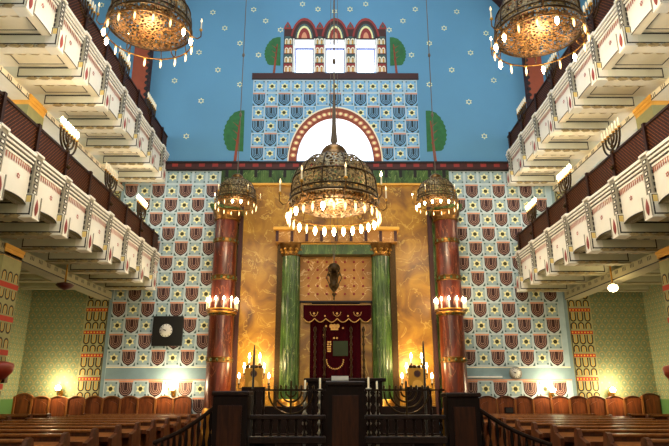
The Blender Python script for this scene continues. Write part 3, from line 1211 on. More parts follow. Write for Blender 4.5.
# ------------------------------------------------------------------ chandeliers
def chandelier(name, label, loc, R, nb, na, hot, watts, group, dish=True):
    """R: radius of the bulb ring; loc: centre of that ring"""
    root = thing('chandelier', label, 'chandelier', loc, group)
    O = WP(root)

    def L(x, y, z):
        return (O.x + x, O.y + y, O.z + z)
    # pierced dome
    mb = MB()
    Rd, H, z0 = R * .96, R * 1.02, R * .26
    prof = [(Rd, z0), (Rd * .985, z0 + H * .14)]
    for k in range(1, 11):
        a = PI / 2 * k / 11
        prof.append((Rd * (.30 + .685 * cos(a) ** .9), z0 + H * (.14 + .86 * sin(a))))
    prof.append((Rd * .28, z0 + H * 1.02))
    mb.lathe(prof, L(0, 0, 0), 'pierced', 40)
    mb.build('dome', root)
    mb = MB()
    cap = [(Rd * .30, z0 + H * 1.0), (Rd * .36, z0 + H * 1.03), (Rd * .34, z0 + H * 1.06)] + [(Rd * .32 * cos(PI / 2 * k / 6), z0 + H * 1.06 + Rd * .3 * sin(PI / 2 * k / 6)) for k in range(7)]
    mb.lathe(cap, L(0, 0, 0), 'bronze', 24)
    mb.build('cap', root)
    mb = MB()
    for zz, rr, t in ((z0, Rd, .022), (z0 + H * .14, Rd * .985, .014), (z0 + H * .48, Rd * .94, .014)):
        mb.ring(L(0, 0, zz), rr + .006, t * R / .8, 'dark_bronze', 40)
    mb.build('hoop', root)
    for k in range(12):
        mb = MB()
        a = 2 * PI * (k + .5) / 12
        mb.tube([L((r + .006) * cos(a), (r + .006) * sin(a), z) for r, z in prof], .013 * R / .8, 'dark_bronze', 5)
        mb.build('rib', root)
    if dish:
        mb = MB()
        mb.lathe([(Rd * .93 * sin(PI / 2 * k / 7), z0 - R * .02 - R * .2 * cos(PI / 2 * k / 7)) for k in range(8)], L(0, 0, 0), 'pierced_dish', 36)
        mb.build('dish', root)
    # bulb ring
    mb = MB()
    mb.ring(L(0, 0, .02), R, .014, 'bronze', 48)
    for k in range(8):
        a = 2 * PI * k / 8
        mb.tube([L(R * cos(a), R * sin(a), .02), L(Rd * .98 * cos(a), Rd * .98 * sin(a), z0)], .008, 'bronze', 4)
    mb.build('bulb_ring', root)
    sz = R / .8 * 1.15
    for k in range(nb):
        a = 2 * PI * k / nb
        is_hot = k in hot
        mb = MB()
        mb.lathe([(.006, .03), (.024 * sz, .0), (.026 * sz, -.015), (0, -.015)], (0, 0, 0), 'brass', 8)
        b = bulb_mesh(.155 * sz, .017 * sz + (.012 if is_hot else 0), True, 'bulb_hot' if is_hot else 'bulb_dim', 'candle', .03 * sz)
        off = len(mb.v)
        mb.v += [(x, y, z - .01) for x, y, z in b.v]
        for f, mi, s in zip(b.f, b.m, b.s):
            mb.f.append(tuple(i + off for i in f))
            mb.m.append(mb.mi(b.mats[mi]))
            mb.s.append(s)
        o = mb.build('bulb', root, origin=(0, 0, 0))
        o.location = (R * cos(a), R * sin(a), 0)
    sz = R / .8
    # curling outer arms with upright candles
    for k in range(na):
        a = 2 * PI * (k + .25) / na
        mb = MB()
        ca, sa = cos(a), sin(a)
        rr = [(Rd, z0 + .0), (Rd * 1.06, z0 - .07 * sz), (Rd * 1.16, z0 - .09 * sz), (Rd * 1.24, z0 - .03 * sz), (Rd * 1.24, z0 + .06 * sz), (Rd * 1.23, z0 + .1 * sz)]
        mb.tube([L(r * ca, r * sa, z) for r, z in rr], .012 * sz, 'bronze', 5)
        cx, cy, cz = L(Rd * 1.23 * ca, Rd * 1.23 * sa, z0 + .1 * sz)
        mb.lathe([(.008, -.02), (.034 * sz, .01), (.028 * sz, .035), (0, .035)], (cx, cy, cz), 'brass', 8)
        arm = mb.build('arm', root)
        mb = MB()
        mb.lathe([(.014 * sz, .03), (.014 * sz, .17 * sz), (.011 * sz, .19 * sz)], (cx, cy, cz), 'candle', 8)
        mb.lathe([(.011 * sz, .19 * sz), (.016 * sz, .22 * sz), (.002, .28 * sz)], (cx, cy, cz), 'bulb_hot' if k % 5 == 2 else 'bulb_dim', 8)
        mb.build('candle', arm)
    # rod to the ceiling
    mb = MB()
    zt = z0 + H * 1.06 + Rd * .3
    mb.tube([L(0, 0, zt - .02), (O.x, O.y, ZTOP)], .016 if R > .7 else .012, 'rope', 6)
    if R > .7:
        mb.lathe([(.02, zt + .9), (.035, zt + .5), (.06, zt + .06), (.04, zt)], L(0, 0, 0), 'rope', 8)
    for q in (1.6, 3.4):
        mb.lathe([(.01, zt + q), (.035, zt + q + .04), (.035, zt + q + .1), (.01, zt + q + .14)], L(0, 0, 0), 'rope', 8)
    mb.build('hanging_rod', root)
    lamp('lamp', L(0, 0, -.50), watts * .55, r=R * .3)
    lamp('lamp', L(0, 0, z0 + R * .3), watts * (.025 if loc[0] > 2 else .006), r=R * .2)
    return root


def at(u, v, Y):
    X, Z = px(u, v, Y)
    return (X, Y, Z)


chandelier('c', 'great pierced bronze dome chandelier hanging on the centre axis before the ark', at(334, 214, 9.5), .79, 28, 8, {2, 3, 4, 5, 6, 7, 8, 9, 11, 15, 17, 20}, 420, 'large dome chandeliers')
chandelier('c', 'bronze dome chandelier beside the upper left gallery, cut by the top edge', at(149, 37, 8.9), .74, 16, 6, {0, 8, 9, 15}, 300, 'large dome chandeliers')
chandelier('c', 'bronze dome chandelier beside the upper right gallery, cut by the top edge', at(540, 43, 8.9), .78, 16, 6, {1, 3, 6, 8, 9, 12}, 330, 'large dome chandeliers')
chandelier('c', 'small dome chandelier with mostly dim bulbs before the left red column', at(236, 205, 14.0), .52, 16, 5, {12, 13}, 110, 'small dome chandeliers by the ark')
chandelier('c', 'small dome chandelier with brightly lit bulbs before the right red column', at(437, 205, 14.0), .52, 16, 5, {8, 9, 10, 11, 12, 13}, 140, 'small dome chandeliers by the ark')


# ------------------------------------------------------------------ red columns with candle rings
def red_column(cx, label, w):
    root = thing('column', label, 'column', (cx, D - .50, 1.0), 'red marble columns flanking the ark')
    c = (cx, D - .50, 0)
    mb = MB()
    prof = [(.335, 1.2), (.33, 2.4), (.325, 4.0), (.31, 6.2)]
    mb.lathe(prof, c, 'red_marble', 32)
    mb.build('shaft', root)
    mb = MB()
    mb.lathe([(.33, 6.2), (.37, 6.22), (.33, 6.28), (.38, 6.36), (.40, 6.46), (.40, 6.5)], c, 'bronze', 32)
    mb.box(cx - .40, cx + .40, D - .90, D - .06, 6.5, 6.62, 'green_marble')
    mb.build('capital', root)
    for z, h in ((5.55, .14), (4.5, .16), (2.33, .16), (3.55, .12)):
        mb = MB()
        mb.lathe([(.325, z), (.355, z + .02), (.34, z + .04), (.34, z + h - .04), (.355, z + h - .02), (.32, z + h)], c, 'bronze', 32)
        for k in range(12):
            a = 2 * PI * k / 12
            mb.lathe([(.0, -.0), (.028, .02), (.035, .05), (.028, .08), (0, .10)], (cx + .33 * cos(a), D - .50 + .33 * sin(a), z + h / 2 - .05), 'green_marble', 6)
        mb.build('band', root)
    mb = MB()
    mb.lathe([(.46, .0), (.46, .5), (.42, .6), (.38, .8), (.41, .95), (.38, 1.1), (.34, 1.2)], c, 'brass', 32)
    mb.build('base', root)
    # candle ring: a separate fixture clasped round the shaft
    ring = thing('candle_ring', 'ring of lit candles clasped round the %s red column' % w, 'light fixture', (cx, D - .50, 3.72), 'candle rings on the red columns')
    mb = MB()
    mb.ring((cx, D - .50, 3.72), .41, .022, 'brass', 32)
    mb.ring((cx, D - .50, 3.64), .37, .03, 'brass', 32)
    mb.build('hoop', ring)
    for k in range(12):
        a = 2 * PI * (k + .5) / 12
        if sin(a) > .75:
            continue
        mb = bulb_mesh(.32, .022, m='bulb_hot', hs=.2)
        o = mb.build('candle', ring, origin=(0, 0, 0))
        o.location = (.41 * cos(a), .41 * sin(a), .02)
    for dx in (-.35, .35):
        lamp('lamp', (cx + dx, D - 1.05, 4.0), 18, r=.12)


red_column(px(224.8, 260, D - .5)[0], 'tall red marble column left of the ark with bronze bands', 'left')
red_column(px(447.8, 260, D - .5)[0], 'tall red marble column right of the ark with bronze bands', 'right')


# ------------------------------------------------------------------ the ark
def ark():
    root = thing('torah_ark', 'tall ark with two green marble columns and golden entablature', 'altar', (XC + .03, D - .4, 1.0))
    Yf = D - .55

    def P(u, v, Y=Yf):
        return px(u, v, Y)
    x0, zt = P(276, 228)
    x1, zb_ = P(397, 243)
    mb = MB()
    mb.box(x0, x1, Yf - .1, D - .04, zb_, zt - .08, 'gold_panel')
    mb.box(x0 - .06, x1 + .06, Yf - .18, D - .04, zt - .10, zt, 'goldpaint', .02)
    for k in range(9):
        x = x0 + .05 + (x1 - x0 - .1) * k / 8
        mb.box(x - .04, x + .04, Yf - .13, Yf - .1, zb_ + .02, zt - .12, 'brown')
    mb.build('entablature', root)
    # lintel of green marble between the capitals
    a, z1 = P(300, 244)
    b, z0 = P(373, 254)
    mb = MB()
    mb.box(a - .3, b + .3, Yf + .02, D - .04, z0, zb_, 'green_marble')
    mb.box(a - .3, b + .3, Yf + .0, Yf + .02, zb_ - .04, zb_, 'goldpaint')
    mb.build('lintel', root)
    for u0, u1 in ((280.5, 299.5), (372.5, 391.5)):
        xa, xb = P(u0, 300)[0], P(u1, 300)[0]
        cx, r = (xa + xb) / 2, (xb - xa) / 2
        mb = MB()
        n = 40
        rows = []
        for z in (1.4, 2.6, 4.0, z0 - .02):
            rr = r * (1.0 if z < 3 else .97)
            rows.append([(cx + (rr - .012 * (i % 2)) * cos(2 * PI * i / n), Yf + .2 + (rr - .012 * (i % 2)) * sin(2 * PI * i / n), z) for i in range(n)])
        mb.grid(rows, 'green_marble', False, True)
        col = mb.build('column', root)
        mb = MB()
        mb.lathe([(r * .98, z0 - .05), (r * 1.12, z0 - .02), (r * 1.0, z0 + .02), (r * 1.1, z0 + .08), (r * 1.3, zb_ - .06), (r * 1.35, zb_ - .03), (r * 1.35, zb_)], (cx, Yf + .2, 0), 'bronze', 24)
        for k in range(12):
            a_ = 2 * PI * k / 12
            for zz, q in ((z0 + .03, 1.08), (z0 + .11, 1.22)):
                mb.lathe([(0, -.03), (.045, 0), (.03, .05), (0, .06)], (cx + r * q * cos(a_), Yf + .2 + r * q * sin(a_), zz), 'brass', 6)
        mb.build('capital', col)
        mb = MB()
        mb.lathe([(r * 1.3, 1.0), (r * 1.3, 1.2), (r * 1.15, 1.26), (r * 1.2, 1.34), (r, 1.42)], (cx, Yf + .2, 0), 'brass', 24)
        mb.build('column_base', col)
    # dark pilasters outside the columns
    for u0, u1 in ((275.5, 281.5), (391.5, 397.5)):
        xa, xb = P(u0, 300)[0], P(u1, 300)[0]
        mb = MB()
        mb.box(xa, xb, Yf + .15, D - .04, 1.0, zb_, 'dark_bronze')
        mb.build('pilaster', root)
    # gold panel with inlaid red dots
    Yp = D - .22
    mb = MB()
    a, zt2 = P(301, 254, Yp)
    b, zb2 = P(371, 301, Yp)
    mb.box(a - .1, b + .1, Yp, D - .04, zb2, z0 + .1, 'gold_panel')
    for i in range(7):
        for j in range(5):
            X, Z = P(308.5 + i * 9.1, 262 + j * 8, Yp)
            mb.lathe([(.0, -.006), (.035, -.004), (.035, .01)], (0, 0, 0), 'redblock', 8)
            nv = 3 * 8
            for q in range(len(mb.v) - nv, len(mb.v)):
                x, y, z = mb.v[q]
                mb.v[q] = (X + x, Yp + z - .004, Z + y)
    mb.build('dotted_panel', root)
    mb = MB()
    mb.box(a - .1, b + .1, Yp - .06, D - .04, zb2 - .05, zb2, 'dark')
    for (u0, u1) in ((300, 311), (360.5, 372)):
        mb.box(P(u0, 340, Yp)[0], P(u1, 340, Yp)[0], Yp, D - .04, 1.2, zb2 - .05, 'gold_marble')
    mb.box(P(311, 340, Yp)[0], P(360.5, 340, Yp)[0], D - .1, D - .04, 1.2, zb2 - .05, 'dark')
    mb.build('niche', root)
    # black turned colonnettes beside the curtain
    for u in (315, 324.5, 351, 363.5):
        X = P(u, 340, Yp - .12)[0]
        ztp = P(u, 326, Yp - .12)[1]
        mb = MB()
        prof = [(.05, 1.5)]
        z = 1.6
        while z < ztp - .15:
            prof += [(.03, z), (.045, z + .03), (.03, z + .06), (.022, z + .14)]
            z += .2
        prof += [(.05, ztp - .1), (.03, ztp - .04), (0, ztp)]
        mb.lathe(prof, (X, Yp - .12, 0), 'dark_bronze', 10)
        mb.build('colonnette', root)
    # steps and base
    mb = MB()
    for k in range(4):
        mb.box(-2.45, 2.57, D - 1.1 - .32 * k, D - .05, 0, 1.25 - .3 * k, 'bimah_wood')
    mb.build('steps', root)
    return root


ark()


def curtain():
    Yp = D - .30
    x0, x1 = px(310, 340, Yp)[0], px(361, 340, Yp)[0]
    zt = px(330, 306, Yp)[1]
    zb = px(330, 378, Yp)[1]
    mb = MB()
    n = 48
    rows = []
    for z in (zt, (zt + zb) / 2, zb):
        rows.append([(x0 + (x1 - x0) * i / n, Yp + .018 * sin(i * 1.1), z) for i in range(n + 1)])
    mb.grid(rows, 'velvet')
    root = mb.build('curtain', origin=((x0 + x1) / 2, Yp, zb))
    tag(root, 'dark maroon velvet ark curtain with gold crown embroidery', 'curtain')
    mb = MB()
    y = Yp - .024
    cx = (x0 + x1) / 2
    def Q(u, v):
        return px(u, v, y)
    # crown
    for du in (-3.2, 0, 3.2):
        X, Z = Q(334.5 + du, 326)
        mb.face([(X + .055 * cos(2 * PI * k / 8), y, Z + .06 * sin(2 * PI * k / 8)) for k in range(8)], 'gold_thread')
    X, Z = Q(334.5, 329)
    rect(mb, X - .1, X + .1, Z - .03, Z + .02, y - .001, 'gold_thread')
    # garland
    for k in range(15):
        a = PI + PI * k / 14
        X, Z = Q(335 + 8.5 * cos(a), 360 - 9 * sin(a) * 1.0)
        mb.face([(X + .02 * cos(2 * PI * j / 6), y, Z + .02 * sin(2 * PI * j / 6)) for j in range(6)], 'gold_thread')
    for k in range(5):
        for u in (328.5, 330.5):
            X, Z = Q(u + random.uniform(-.5, .5), 342 + k * 2.3)
            rect(mb, X - .025, X + .02, Z - .02, Z + .02, y, 'gold_thread')
    for u, v in ((326, 326), (343, 328), (324, 335), (334, 338), (337, 338)):
        X, Z = Q(u, v)
        mb.face([(X + .03 * cos(2 * PI * j / 5), y, Z + .03 * sin(2 * PI * j / 5)) for j in range(5)], 'gold_thread')
    # green central shield
    xa, za = Q(333, 341)
    xb, zb2 = Q(348, 356)
    mb.build('embroidery', root)['kind'] = 'stuff'
    mb = MB()
    mb.box(xa, xb, y - .012, y, zb2, za, 'shield', .004)
    mb.build('panel', root)
    # valance
    Yv = D - .42
    xa, ztv = px(303.5, 304, Yv)
    xb = px(371, 304, Yv)[0]
    zbv = px(330, 318.5, Yv)[1]
    mb = MB()
    n = 60
    top = [(xa + (xb - xa) * i / n, Yv, ztv) for i in range(n + 1)]
    bot = [(xa + (xb - xa) * i / n, Yv + .01 * sin(i), zbv - .10 * abs(sin(PI * 6 * i / n))) for i in range(n + 1)]
    mb.grid([top, bot], 'velvet', True)
    mb.grid([top, [(p[0], D - .24, ztv) for p in top]], 'velvet', True)
    v = mb.build('valance', origin=((xa + xb) / 2, Yv, zbv))
    tag(v, 'scalloped maroon velvet valance with gold fringe above the ark curtain', 'curtain')
    mb = MB()
    mb.tube([(p[0], p[1] - .012, p[2]) for p in bot], .012, 'gold_thread', 5)
    mb.tube([(p[0], p[1] - .012, p[2] - .02) for p in top], .008, 'gold_thread', 5)
    mb.build('fringe', v)
    mb = MB()
    for u in (314, 337, 357.5):
        X, Z = px(u, 313.5, Yv)
        for k in range(9):
            a = PI + PI * k / 8
            mb.face([(X + .1 * cos(a) + .014 * cos(2 * PI * j / 5), Yv - .012, Z + .03 + .1 * sin(a) + .014 * sin(2 * PI * j / 5)) for j in range(5)], 'gold_thread')
        mb.face([(X + .03 * cos(2 * PI * j / 6), Yv - .012, Z + .03 * sin(2 * PI * j / 6)) for j in range(6)], 'gold_thread')
    for u in (325, 348):
        X, Z = px(u, 316, Yv)
        mb.face([(X + .022 * cos(2 * PI * j / 6), Yv - .012, Z + .022 * sin(2 * PI * j / 6)) for j in range(6)], 'gold_thread')
    mb.build('embroidery', v)


curtain()


def eternal_lamp():
    Y = 15.0
    X, Zt = px(334, 263, Y)
    Zb = px(334, 301, Y)[1]
    root = thing('hanging_lamp', 'ornate dark bronze eternal lamp hanging before the ark', 'lamp', (X, Y, Zb))
    h = Zt - Zb
    mb = MB()
    prof = [(0, 0), (.02, .04), (.015, .1), (.06, .18), (.02, .22), (.12, .36), (.14, .42), (.10, .46), (.11, .62), (.15, .66), (.18, .7)]
    mb.lathe([(r * h, z * h) for r, z in [(a, b) for a, b in prof]], (X, Y, Zb), 'dark_bronze', 14)
    mb.build('body', root)
    mb = MB()
    mb.lathe([(.16 * h * sin(PI * k / 10) + .002, h * (.70 + .15 * (1 - cos(PI * k / 10)))) for k in range(11)], (X, Y, Zb), 'dark_bronze', 16)
    mb.build('crown', root)
    for k in range(6):
        a = 2 * PI * k / 6
        mb = MB()
        mb.tube([(X + .11 * h * cos(a), Y + .11 * h * sin(a), Zb + .42 * h), (X + .2 * h * cos(a), Y + .2 * h * sin(a), Zb + .6 * h), (X + .12 * h * cos(a), Y + .12 * h * sin(a), Zb + .82 * h), (X, Y, Zb + h)], .014, 'dark_bronze', 5)
        mb.build('arm', root)
    for k in (-1, 0, 1):
        mb = MB()
        mb.tube([(X, Y, Zb + h), (X + k * .10, Y, 5.9), (X + k * .10, Y, ZTOP)], .007, 'rope', 4)
        mb.build('chain', root)
    mb = MB()
    mb.lathe([(.0, 0), (.04, .03), (.045, .1), (.0, .14)], (X, Y, Zb + .46 * h), 'bowlred', 10)
    mb.build('glass', root)


eternal_lamp()


# ------------------------------------------------------------------ castle shaped candle stands beside the ark
def castle(u, label):
    Y = D - 1.3
    X, Zb = px(u, 389, Y)
    root = thing('candle_stand', label, 'candelabra', (X, Y, 1.5), 'castle shaped candle stands')
    mb = MB()
    w = .42
    zt = px(u, 368, Y)[1]
    mb.box(X - .28, X + .28, Y - .1, Y + .1, .955, Zb + .05, 'bimah_wood')
    mb.box(X - w / 2, X + w / 2, Y - .06, Y + .06, Zb, zt, 'brass', .01)
    for k in range(4):
        x = X - w / 2 + .05 + k * (w - .1) / 3
        mb.box(x - .045, x + .045, Y - .07, Y + .07, zt, zt + .07, 'dark_bronze', .01)
    # arch recess and rosette
    pts = [(X - .13, Zb + .02)] + [(X + .13 * cos(PI - PI * k / 8), Zb + .10 + .12 * sin(PI * k / 8)) for k in range(9)] + [(X + .13, Zb + .02)]
    mb.face([(a, Y - .064, b) for a, b in pts], 'goldpaint')
    for k in range(8):
        a = PI * k / 8
        mb.face([(X + .09 * cos(a) - .012 * sin(a), Y - .065, zt - .14 + .09 * sin(a) + .012 * cos(a)), (X + .09 * cos(a) + .012 * sin(a), Y - .065, zt - .14 + .09 * sin(a) - .012 * cos(a)), (X - .09 * cos(a) + .012 * sin(a), Y - .066, zt - .14 - .09 * sin(a) - .012 * cos(a)), (X - .09 * cos(a) - .012 * sin(a), Y - .066, zt - .14 - .09 * sin(a) + .012 * cos(a))], 'menorah')
    mb.build('body', root)
    spots = ((-.13, 354), (.13, 354), (-.25, 364), (.25, 364), (-.37, 374), (.37, 374))
    for dx, v in spots:
        z = px(u, v + 5, Y)[1]
        mb = MB()
        mb.tube([(X + dx * .5, Y, z - .25), (X + dx, Y, z - .22), (X + dx, Y, z - .12)], .012, 'dark_bronze', 5)
        mb.lathe([(.01, -.14), (.035, -.12), (.03, -.1), (.0, -.1)], (X + dx, Y, z), 'dark_bronze', 8)
        arm = mb.build('arm', root)
        mb = bulb_mesh(.26, .026, m='bulb_hot', hs=.12)
        o = mb.build('candle', arm, origin=(0, 0, 0))
        o.location = (X + dx - WP(root).x, 0, z - .1 - WP(root).z)
        lamp('lamp', (X + dx, Y - .04, z + .22), 6.5, color=(1, .70, .32), r=.05)
    lamp('lamp', (X, Y + .75, px(u, 366, Y)[1] + .1), 60, color=(1, .70, .32), r=.1)


castle(253.5, 'castle shaped brass candle stand with lit candles left of the ark')
castle(417.5, 'castle shaped brass candle stand with lit candles right of the ark')


# ------------------------------------------------------------------ clocks and small wall things
def clocks():
    Y = D - .08
    x0, z0 = px(151, 346, Y)
    x1, z1 = px(183.5, 316, Y)
    root = thing('wall_clock', 'black square clock board with small white dial on the left tiled wall', 'clock', ((x0 + x1) / 2, D, z0))
    mb = MB()
    mb.box(x0, x1, Y, D - .01, z0, z1, 'black', .012)
    mb.build('board', root)
    def dial(parent, X, Z, r, Yd, ring='black'):
        mb = MB()
        mb.lathe([(0, .0), (r, .0), (r, -.02)], (0, 0, 0), 'clockface', 28)
        mb.v = [(X + a, Yd + -c * 0 - .01 + (0.01 if c < 0 else 0), Z + b) for a, b, c in mb.v]
        d = mb.build('dial', parent)
        mb = MB()
        n = 28
        o = [(X + r * 1.08 * cos(2 * PI * k / n), Yd - .012, Z + r * 1.08 * sin(2 * PI * k / n)) for k in range(n + 1)]
        i_ = [(X + r * .93 * cos(2 * PI * k / n), Yd - .012, Z + r * .93 * sin(2 * PI * k / n)) for k in range(n + 1)]
        mb.grid([o, i_], ring, False)
        for k in range(12):
            a = PI / 6 * k
            c, s_ = cos(a), sin(a)
            mb.face([(X + r * q * c - w * s_, Yd - .013, Z + r * q * s_ + w * c) for q, w in ((.72, .008), (.88, .008), (.88, -.008), (.72, -.008))], 'black')
        for a, l, w in ((2.75, .62, .012), (2.9, .4, .018), ):
            c, s_ = cos(a), sin(a)
            mb.face([(X - w * s_, Yd - .014, Z + w * c), (X + r * l * c - w * s_ * .4, Yd - .014, Z + r * l * s_ + w * c * .4), (X + r * l * c + w * s_ * .4, Yd - .014, Z + r * l * s_ - w * c * .4), (X + w * s_, Yd - .014, Z - w * c)], 'black')
        mb.build('markings', parent)
    X, Z = px(166, 330.5, Y)
    dial(root, X, Z, .19, Y)
    X, Z = px(516, 373, Y)
    root = thing('wall_clock', 'small round pale clock on the plain band right of the ark', 'clock', (X, D, Z - .17))
    mb = MB()
    mb.v = []
    mb.lathe([(0, 0), (.17, 0), (.17, .06), (.14, .075)], (0, 0, 0), 'silver', 28)
    mb.v = [(X + a, D - .012 - c, Z + b) for a, b, c in mb.v]
    mb.build('case', root)
    dial(root, X, Z, .14, D - .085, 'silver')
    a, z = px(466, 377)
    b = px(502, 377)[0]
    mb = MB()
    mb.box(a, b, D - .05, D - .008, z - .02, z + .02, 'white', .005)
    o = mb.build('wall_bar', origin=((a + b) / 2, D - .01, z))
    tag(o, 'thin white horizontal bar fixed to the wall left of the round clock', 'bar')


clocks()


def sconce(u, v, label, Y=D, watts=62):
    X, Z = px(u, v, Y - .22)
    root = thing('wall_sconce', label, 'wall lamp', (X, Y, Z - .14), 'wall sconces above the stalls')
    mb = MB()
    mb.box(X - .05, X + .05, Y - .03, Y - .006, Z - .2, Z - .04, 'brass', .01)
    mb.tube([(X, Y - .03, Z - .14), (X, Y - .12, Z - .18), (X, Y - .2, Z - .12), (X, Y - .22, Z - .07)], .012, 'brass', 6)
    mb.lathe([(.01, -.08), (.05, -.05), (.04, -.03)], (X, Y - .22, Z), 'brass', 10)
    mb.build('bracket', root)
    mb = MB()
    mb.lathe([(.0, -.06)] + [(.075 * sin(PI * k / 8) ** .8, -.06 + .17 * k / 8) for k in range(1, 8)] + [(0, .11)], (X, Y - .22, Z), 'sconce_glass', 14)
    mb.build('shade', root)
    lamp('lamp', (X, Y - .42, Z + .12), watts, color=(1, .8, .5), r=.06)


sconce(58, 389, 'glowing wall sconce on the green papered wall at far left')
sconce(172, 389, 'glowing wall sconce on the tiled wall between clock board and left red column')
sconce(553, 391, 'glowing wall sconce on the tiled wall right of the round clock')
sconce(613, 391, 'glowing wall sconce on the green papered wall at far right')


def ceiling_lamp(side, Y, label, on, watts=16, at_px=True):
    X = (WL + PL) / 2 if side < 0 else (WR + PR) / 2
    if at_px:
        X = px(613, 288, Y)[0] if side > 0 else px(65, 284, Y)[0]
    z = 4.28 + .27
    q = z - px(613, 288, Y)[1] - .36 if at_px and on else (z - px(65, 286, Y)[1] - .36 if at_px else 0)
    root = thing('ceiling_lamp', label, 'lamp', (X, Y, z))
    mb = MB()
    mb.lathe([(.09, 0), (.08, -.05), (.02, -.06), (.02, -.26 - q), (.05, -.3 - q)], (X, Y, z), 'brass', 12)
    mb.build('base', root)
    mb = MB()
    if on:
        mb.lathe([(r_, h_ - q) for r_, h_ in ((.04, -.28), (.09, -.31), (.11, -.36), (.08, -.42), (0, -.45))], (X, Y, z), 'sconce_glass', 16)
    else:
        mb.lathe([(.05, -.28 - q), (.17, -.31 - q), (.2, -.34 - q), (.14, -.40 - q), (0, -.46 - q)], (X, Y, z), 'darkred', 16)
    mb.build('bowl', root)
    if on:
        lamp('lamp', (X, Y, z - .8 - q), watts, color=(1, .82, .5), r=.1)


ceiling_lamp(1, 13.0, 'lit lamp under the lower right gallery, closest to the ark wall', True)
ceiling_lamp(-1, 13.0, 'unlit dark red lamp hanging under the lower left gallery', False)


for s_, w_ in ((-1, 'left'), (1, 'right')):  # unseen lamps added to brighten the beams of the lower galleries
    for Y_, p_ in ((7.6, 'nearer the ark'), (2.6, 'nearer the entrance')):
        ceiling_lamp(s_, Y_, 'added unseen lamp over the short pews under the %s gallery, %s' % (w_, p_), True, 70, False)


def bowl(u, v, side, label):
    xi = PL if side < 0 else PR
    n = 1 if side < 0 else -1
    Y = 10.7
    X, Z = px(u, v, Y - .2)
    root = thing('alms_bowl', label, 'bowl', (X, Y, Z), 'red bowls on the pillars')
    mb = MB()
    mb.lathe([(.0, -.16), (.1, -.13), (.2, -.02), (.22, .08), (.2, .13), (.1, .16), (0, .17)], (X, Y - .2, Z), 'bowlred', 20)
    mb.build('bowl', root)
    mb = MB()
    mb.box(X - .05, X + .05, Y - .1, Y, Z - .2, Z + .02, 'dark_bronze', .01)
    mb.lathe([(.05, -.2), (.02, -.3), (.0, -.36)], (X, Y - .2, Z + .05), 'brass', 10)
    mb.build('bracket', root)


bowl(0, 371, -1, 'red bowl bracketed on the patterned pillar at the left edge')
bowl(677, 374, 1, 'red bowl bracketed on the patterned pillar at the right edge')


# ------------------------------------------------------------------ stalls along the ark wall
def stalls(side):
    a, b = (WL + .03, -3.75) if side < 0 else (3.85, WR - .03)
    Y0, Y1 = D - .62, D - .03
    root = thing('stall_bench', 'long wooden wall bench with arched seat backs, %s of the ark' % ('left' if side < 0 else 'right'), 'bench', ((a + b) / 2, (Y0 + Y1) / 2, 0), 'wall benches beside the ark')
    woodm = 'stall_left'
    mb = MB()
    mb.box(a, b, Y0, Y1, .42, .48, 'pew_wood')
    mb.box(a, b, Y0 + .05, Y1, 0, .42, 'pew_wood')
    mb.build('seat', root)
    nb = int(round((b - a) / .475))
    w = (b - a) / nb
    yb = Y1 - .10
    for k in range(nb):
        x = a + w * k
        last = (k == 0 and side < 0) or (k == nb - 1 and side > 0)
        t = .07 if last else 0
        top = 1.40 + t
        pts = [(x, .46), (x + w, .46), (x + w, top)]
        for j in range(1, 12):
            u = 1 - j / 12
            hgt = .09 * max(0, sin(PI * u)) ** .7
            pts.append((x + w * u, top + hgt))
        pts.append((x, top))
        mb = MB()
        mb.prism(pts, 'y', yb, Y1, woodm)
        # raised field with arch top
        f = [(x + .07, .7), (x + w - .07, .7), (x + w - .07, top - .12)]
        for j in range(1, 8):
            u = 1 - j / 8
            f.append((x + .07 + (w - .14) * u, top - .12 + .08 * sin(PI * u)))
        f.append((x + .07, top - .12))
        mb.prism(f, 'y', yb - .02, yb, woodm)
        g = [(p[0], p[1]) for p in pts[2:]]
        mb.tube([(p[0], yb - .01, p[1]) for p in g], .022, 'pew_light' if side < 0 else 'pew_wood', 5)
        p = mb.build('back_panel', root)
        mb = MB()
        mb.box(x - .022, x + .022, yb - .05, yb, .46, top + .02, 'pew_light', .006)
        mb.build('stile', root)
    return root


stalls(-1)
stalls(1)

# small dark box on one of the right stalls
X, Z = px(509, 410, D - .2)
mb = MB()
mb.box(X - .11, X + .11, D - .24, D - .16, Z - .08, Z + .07, 'bimah_wood', .01)
mb.box(X - .09, X + .09, D - .25, D - .24, Z - .06, Z + .05, 'dark')
tag(mb.build('box', origin=(X, D - .2, Z - .08)), 'small dark wooden box fixed on a right stall back below the round clock', 'box')

# ------------------------------------------------------------------ pews
ORD = ['first', 'second', 'third', 'fourth', 'fifth', 'sixth', 'seventh', 'eighth', 'ninth', 'tenth', 'eleventh']


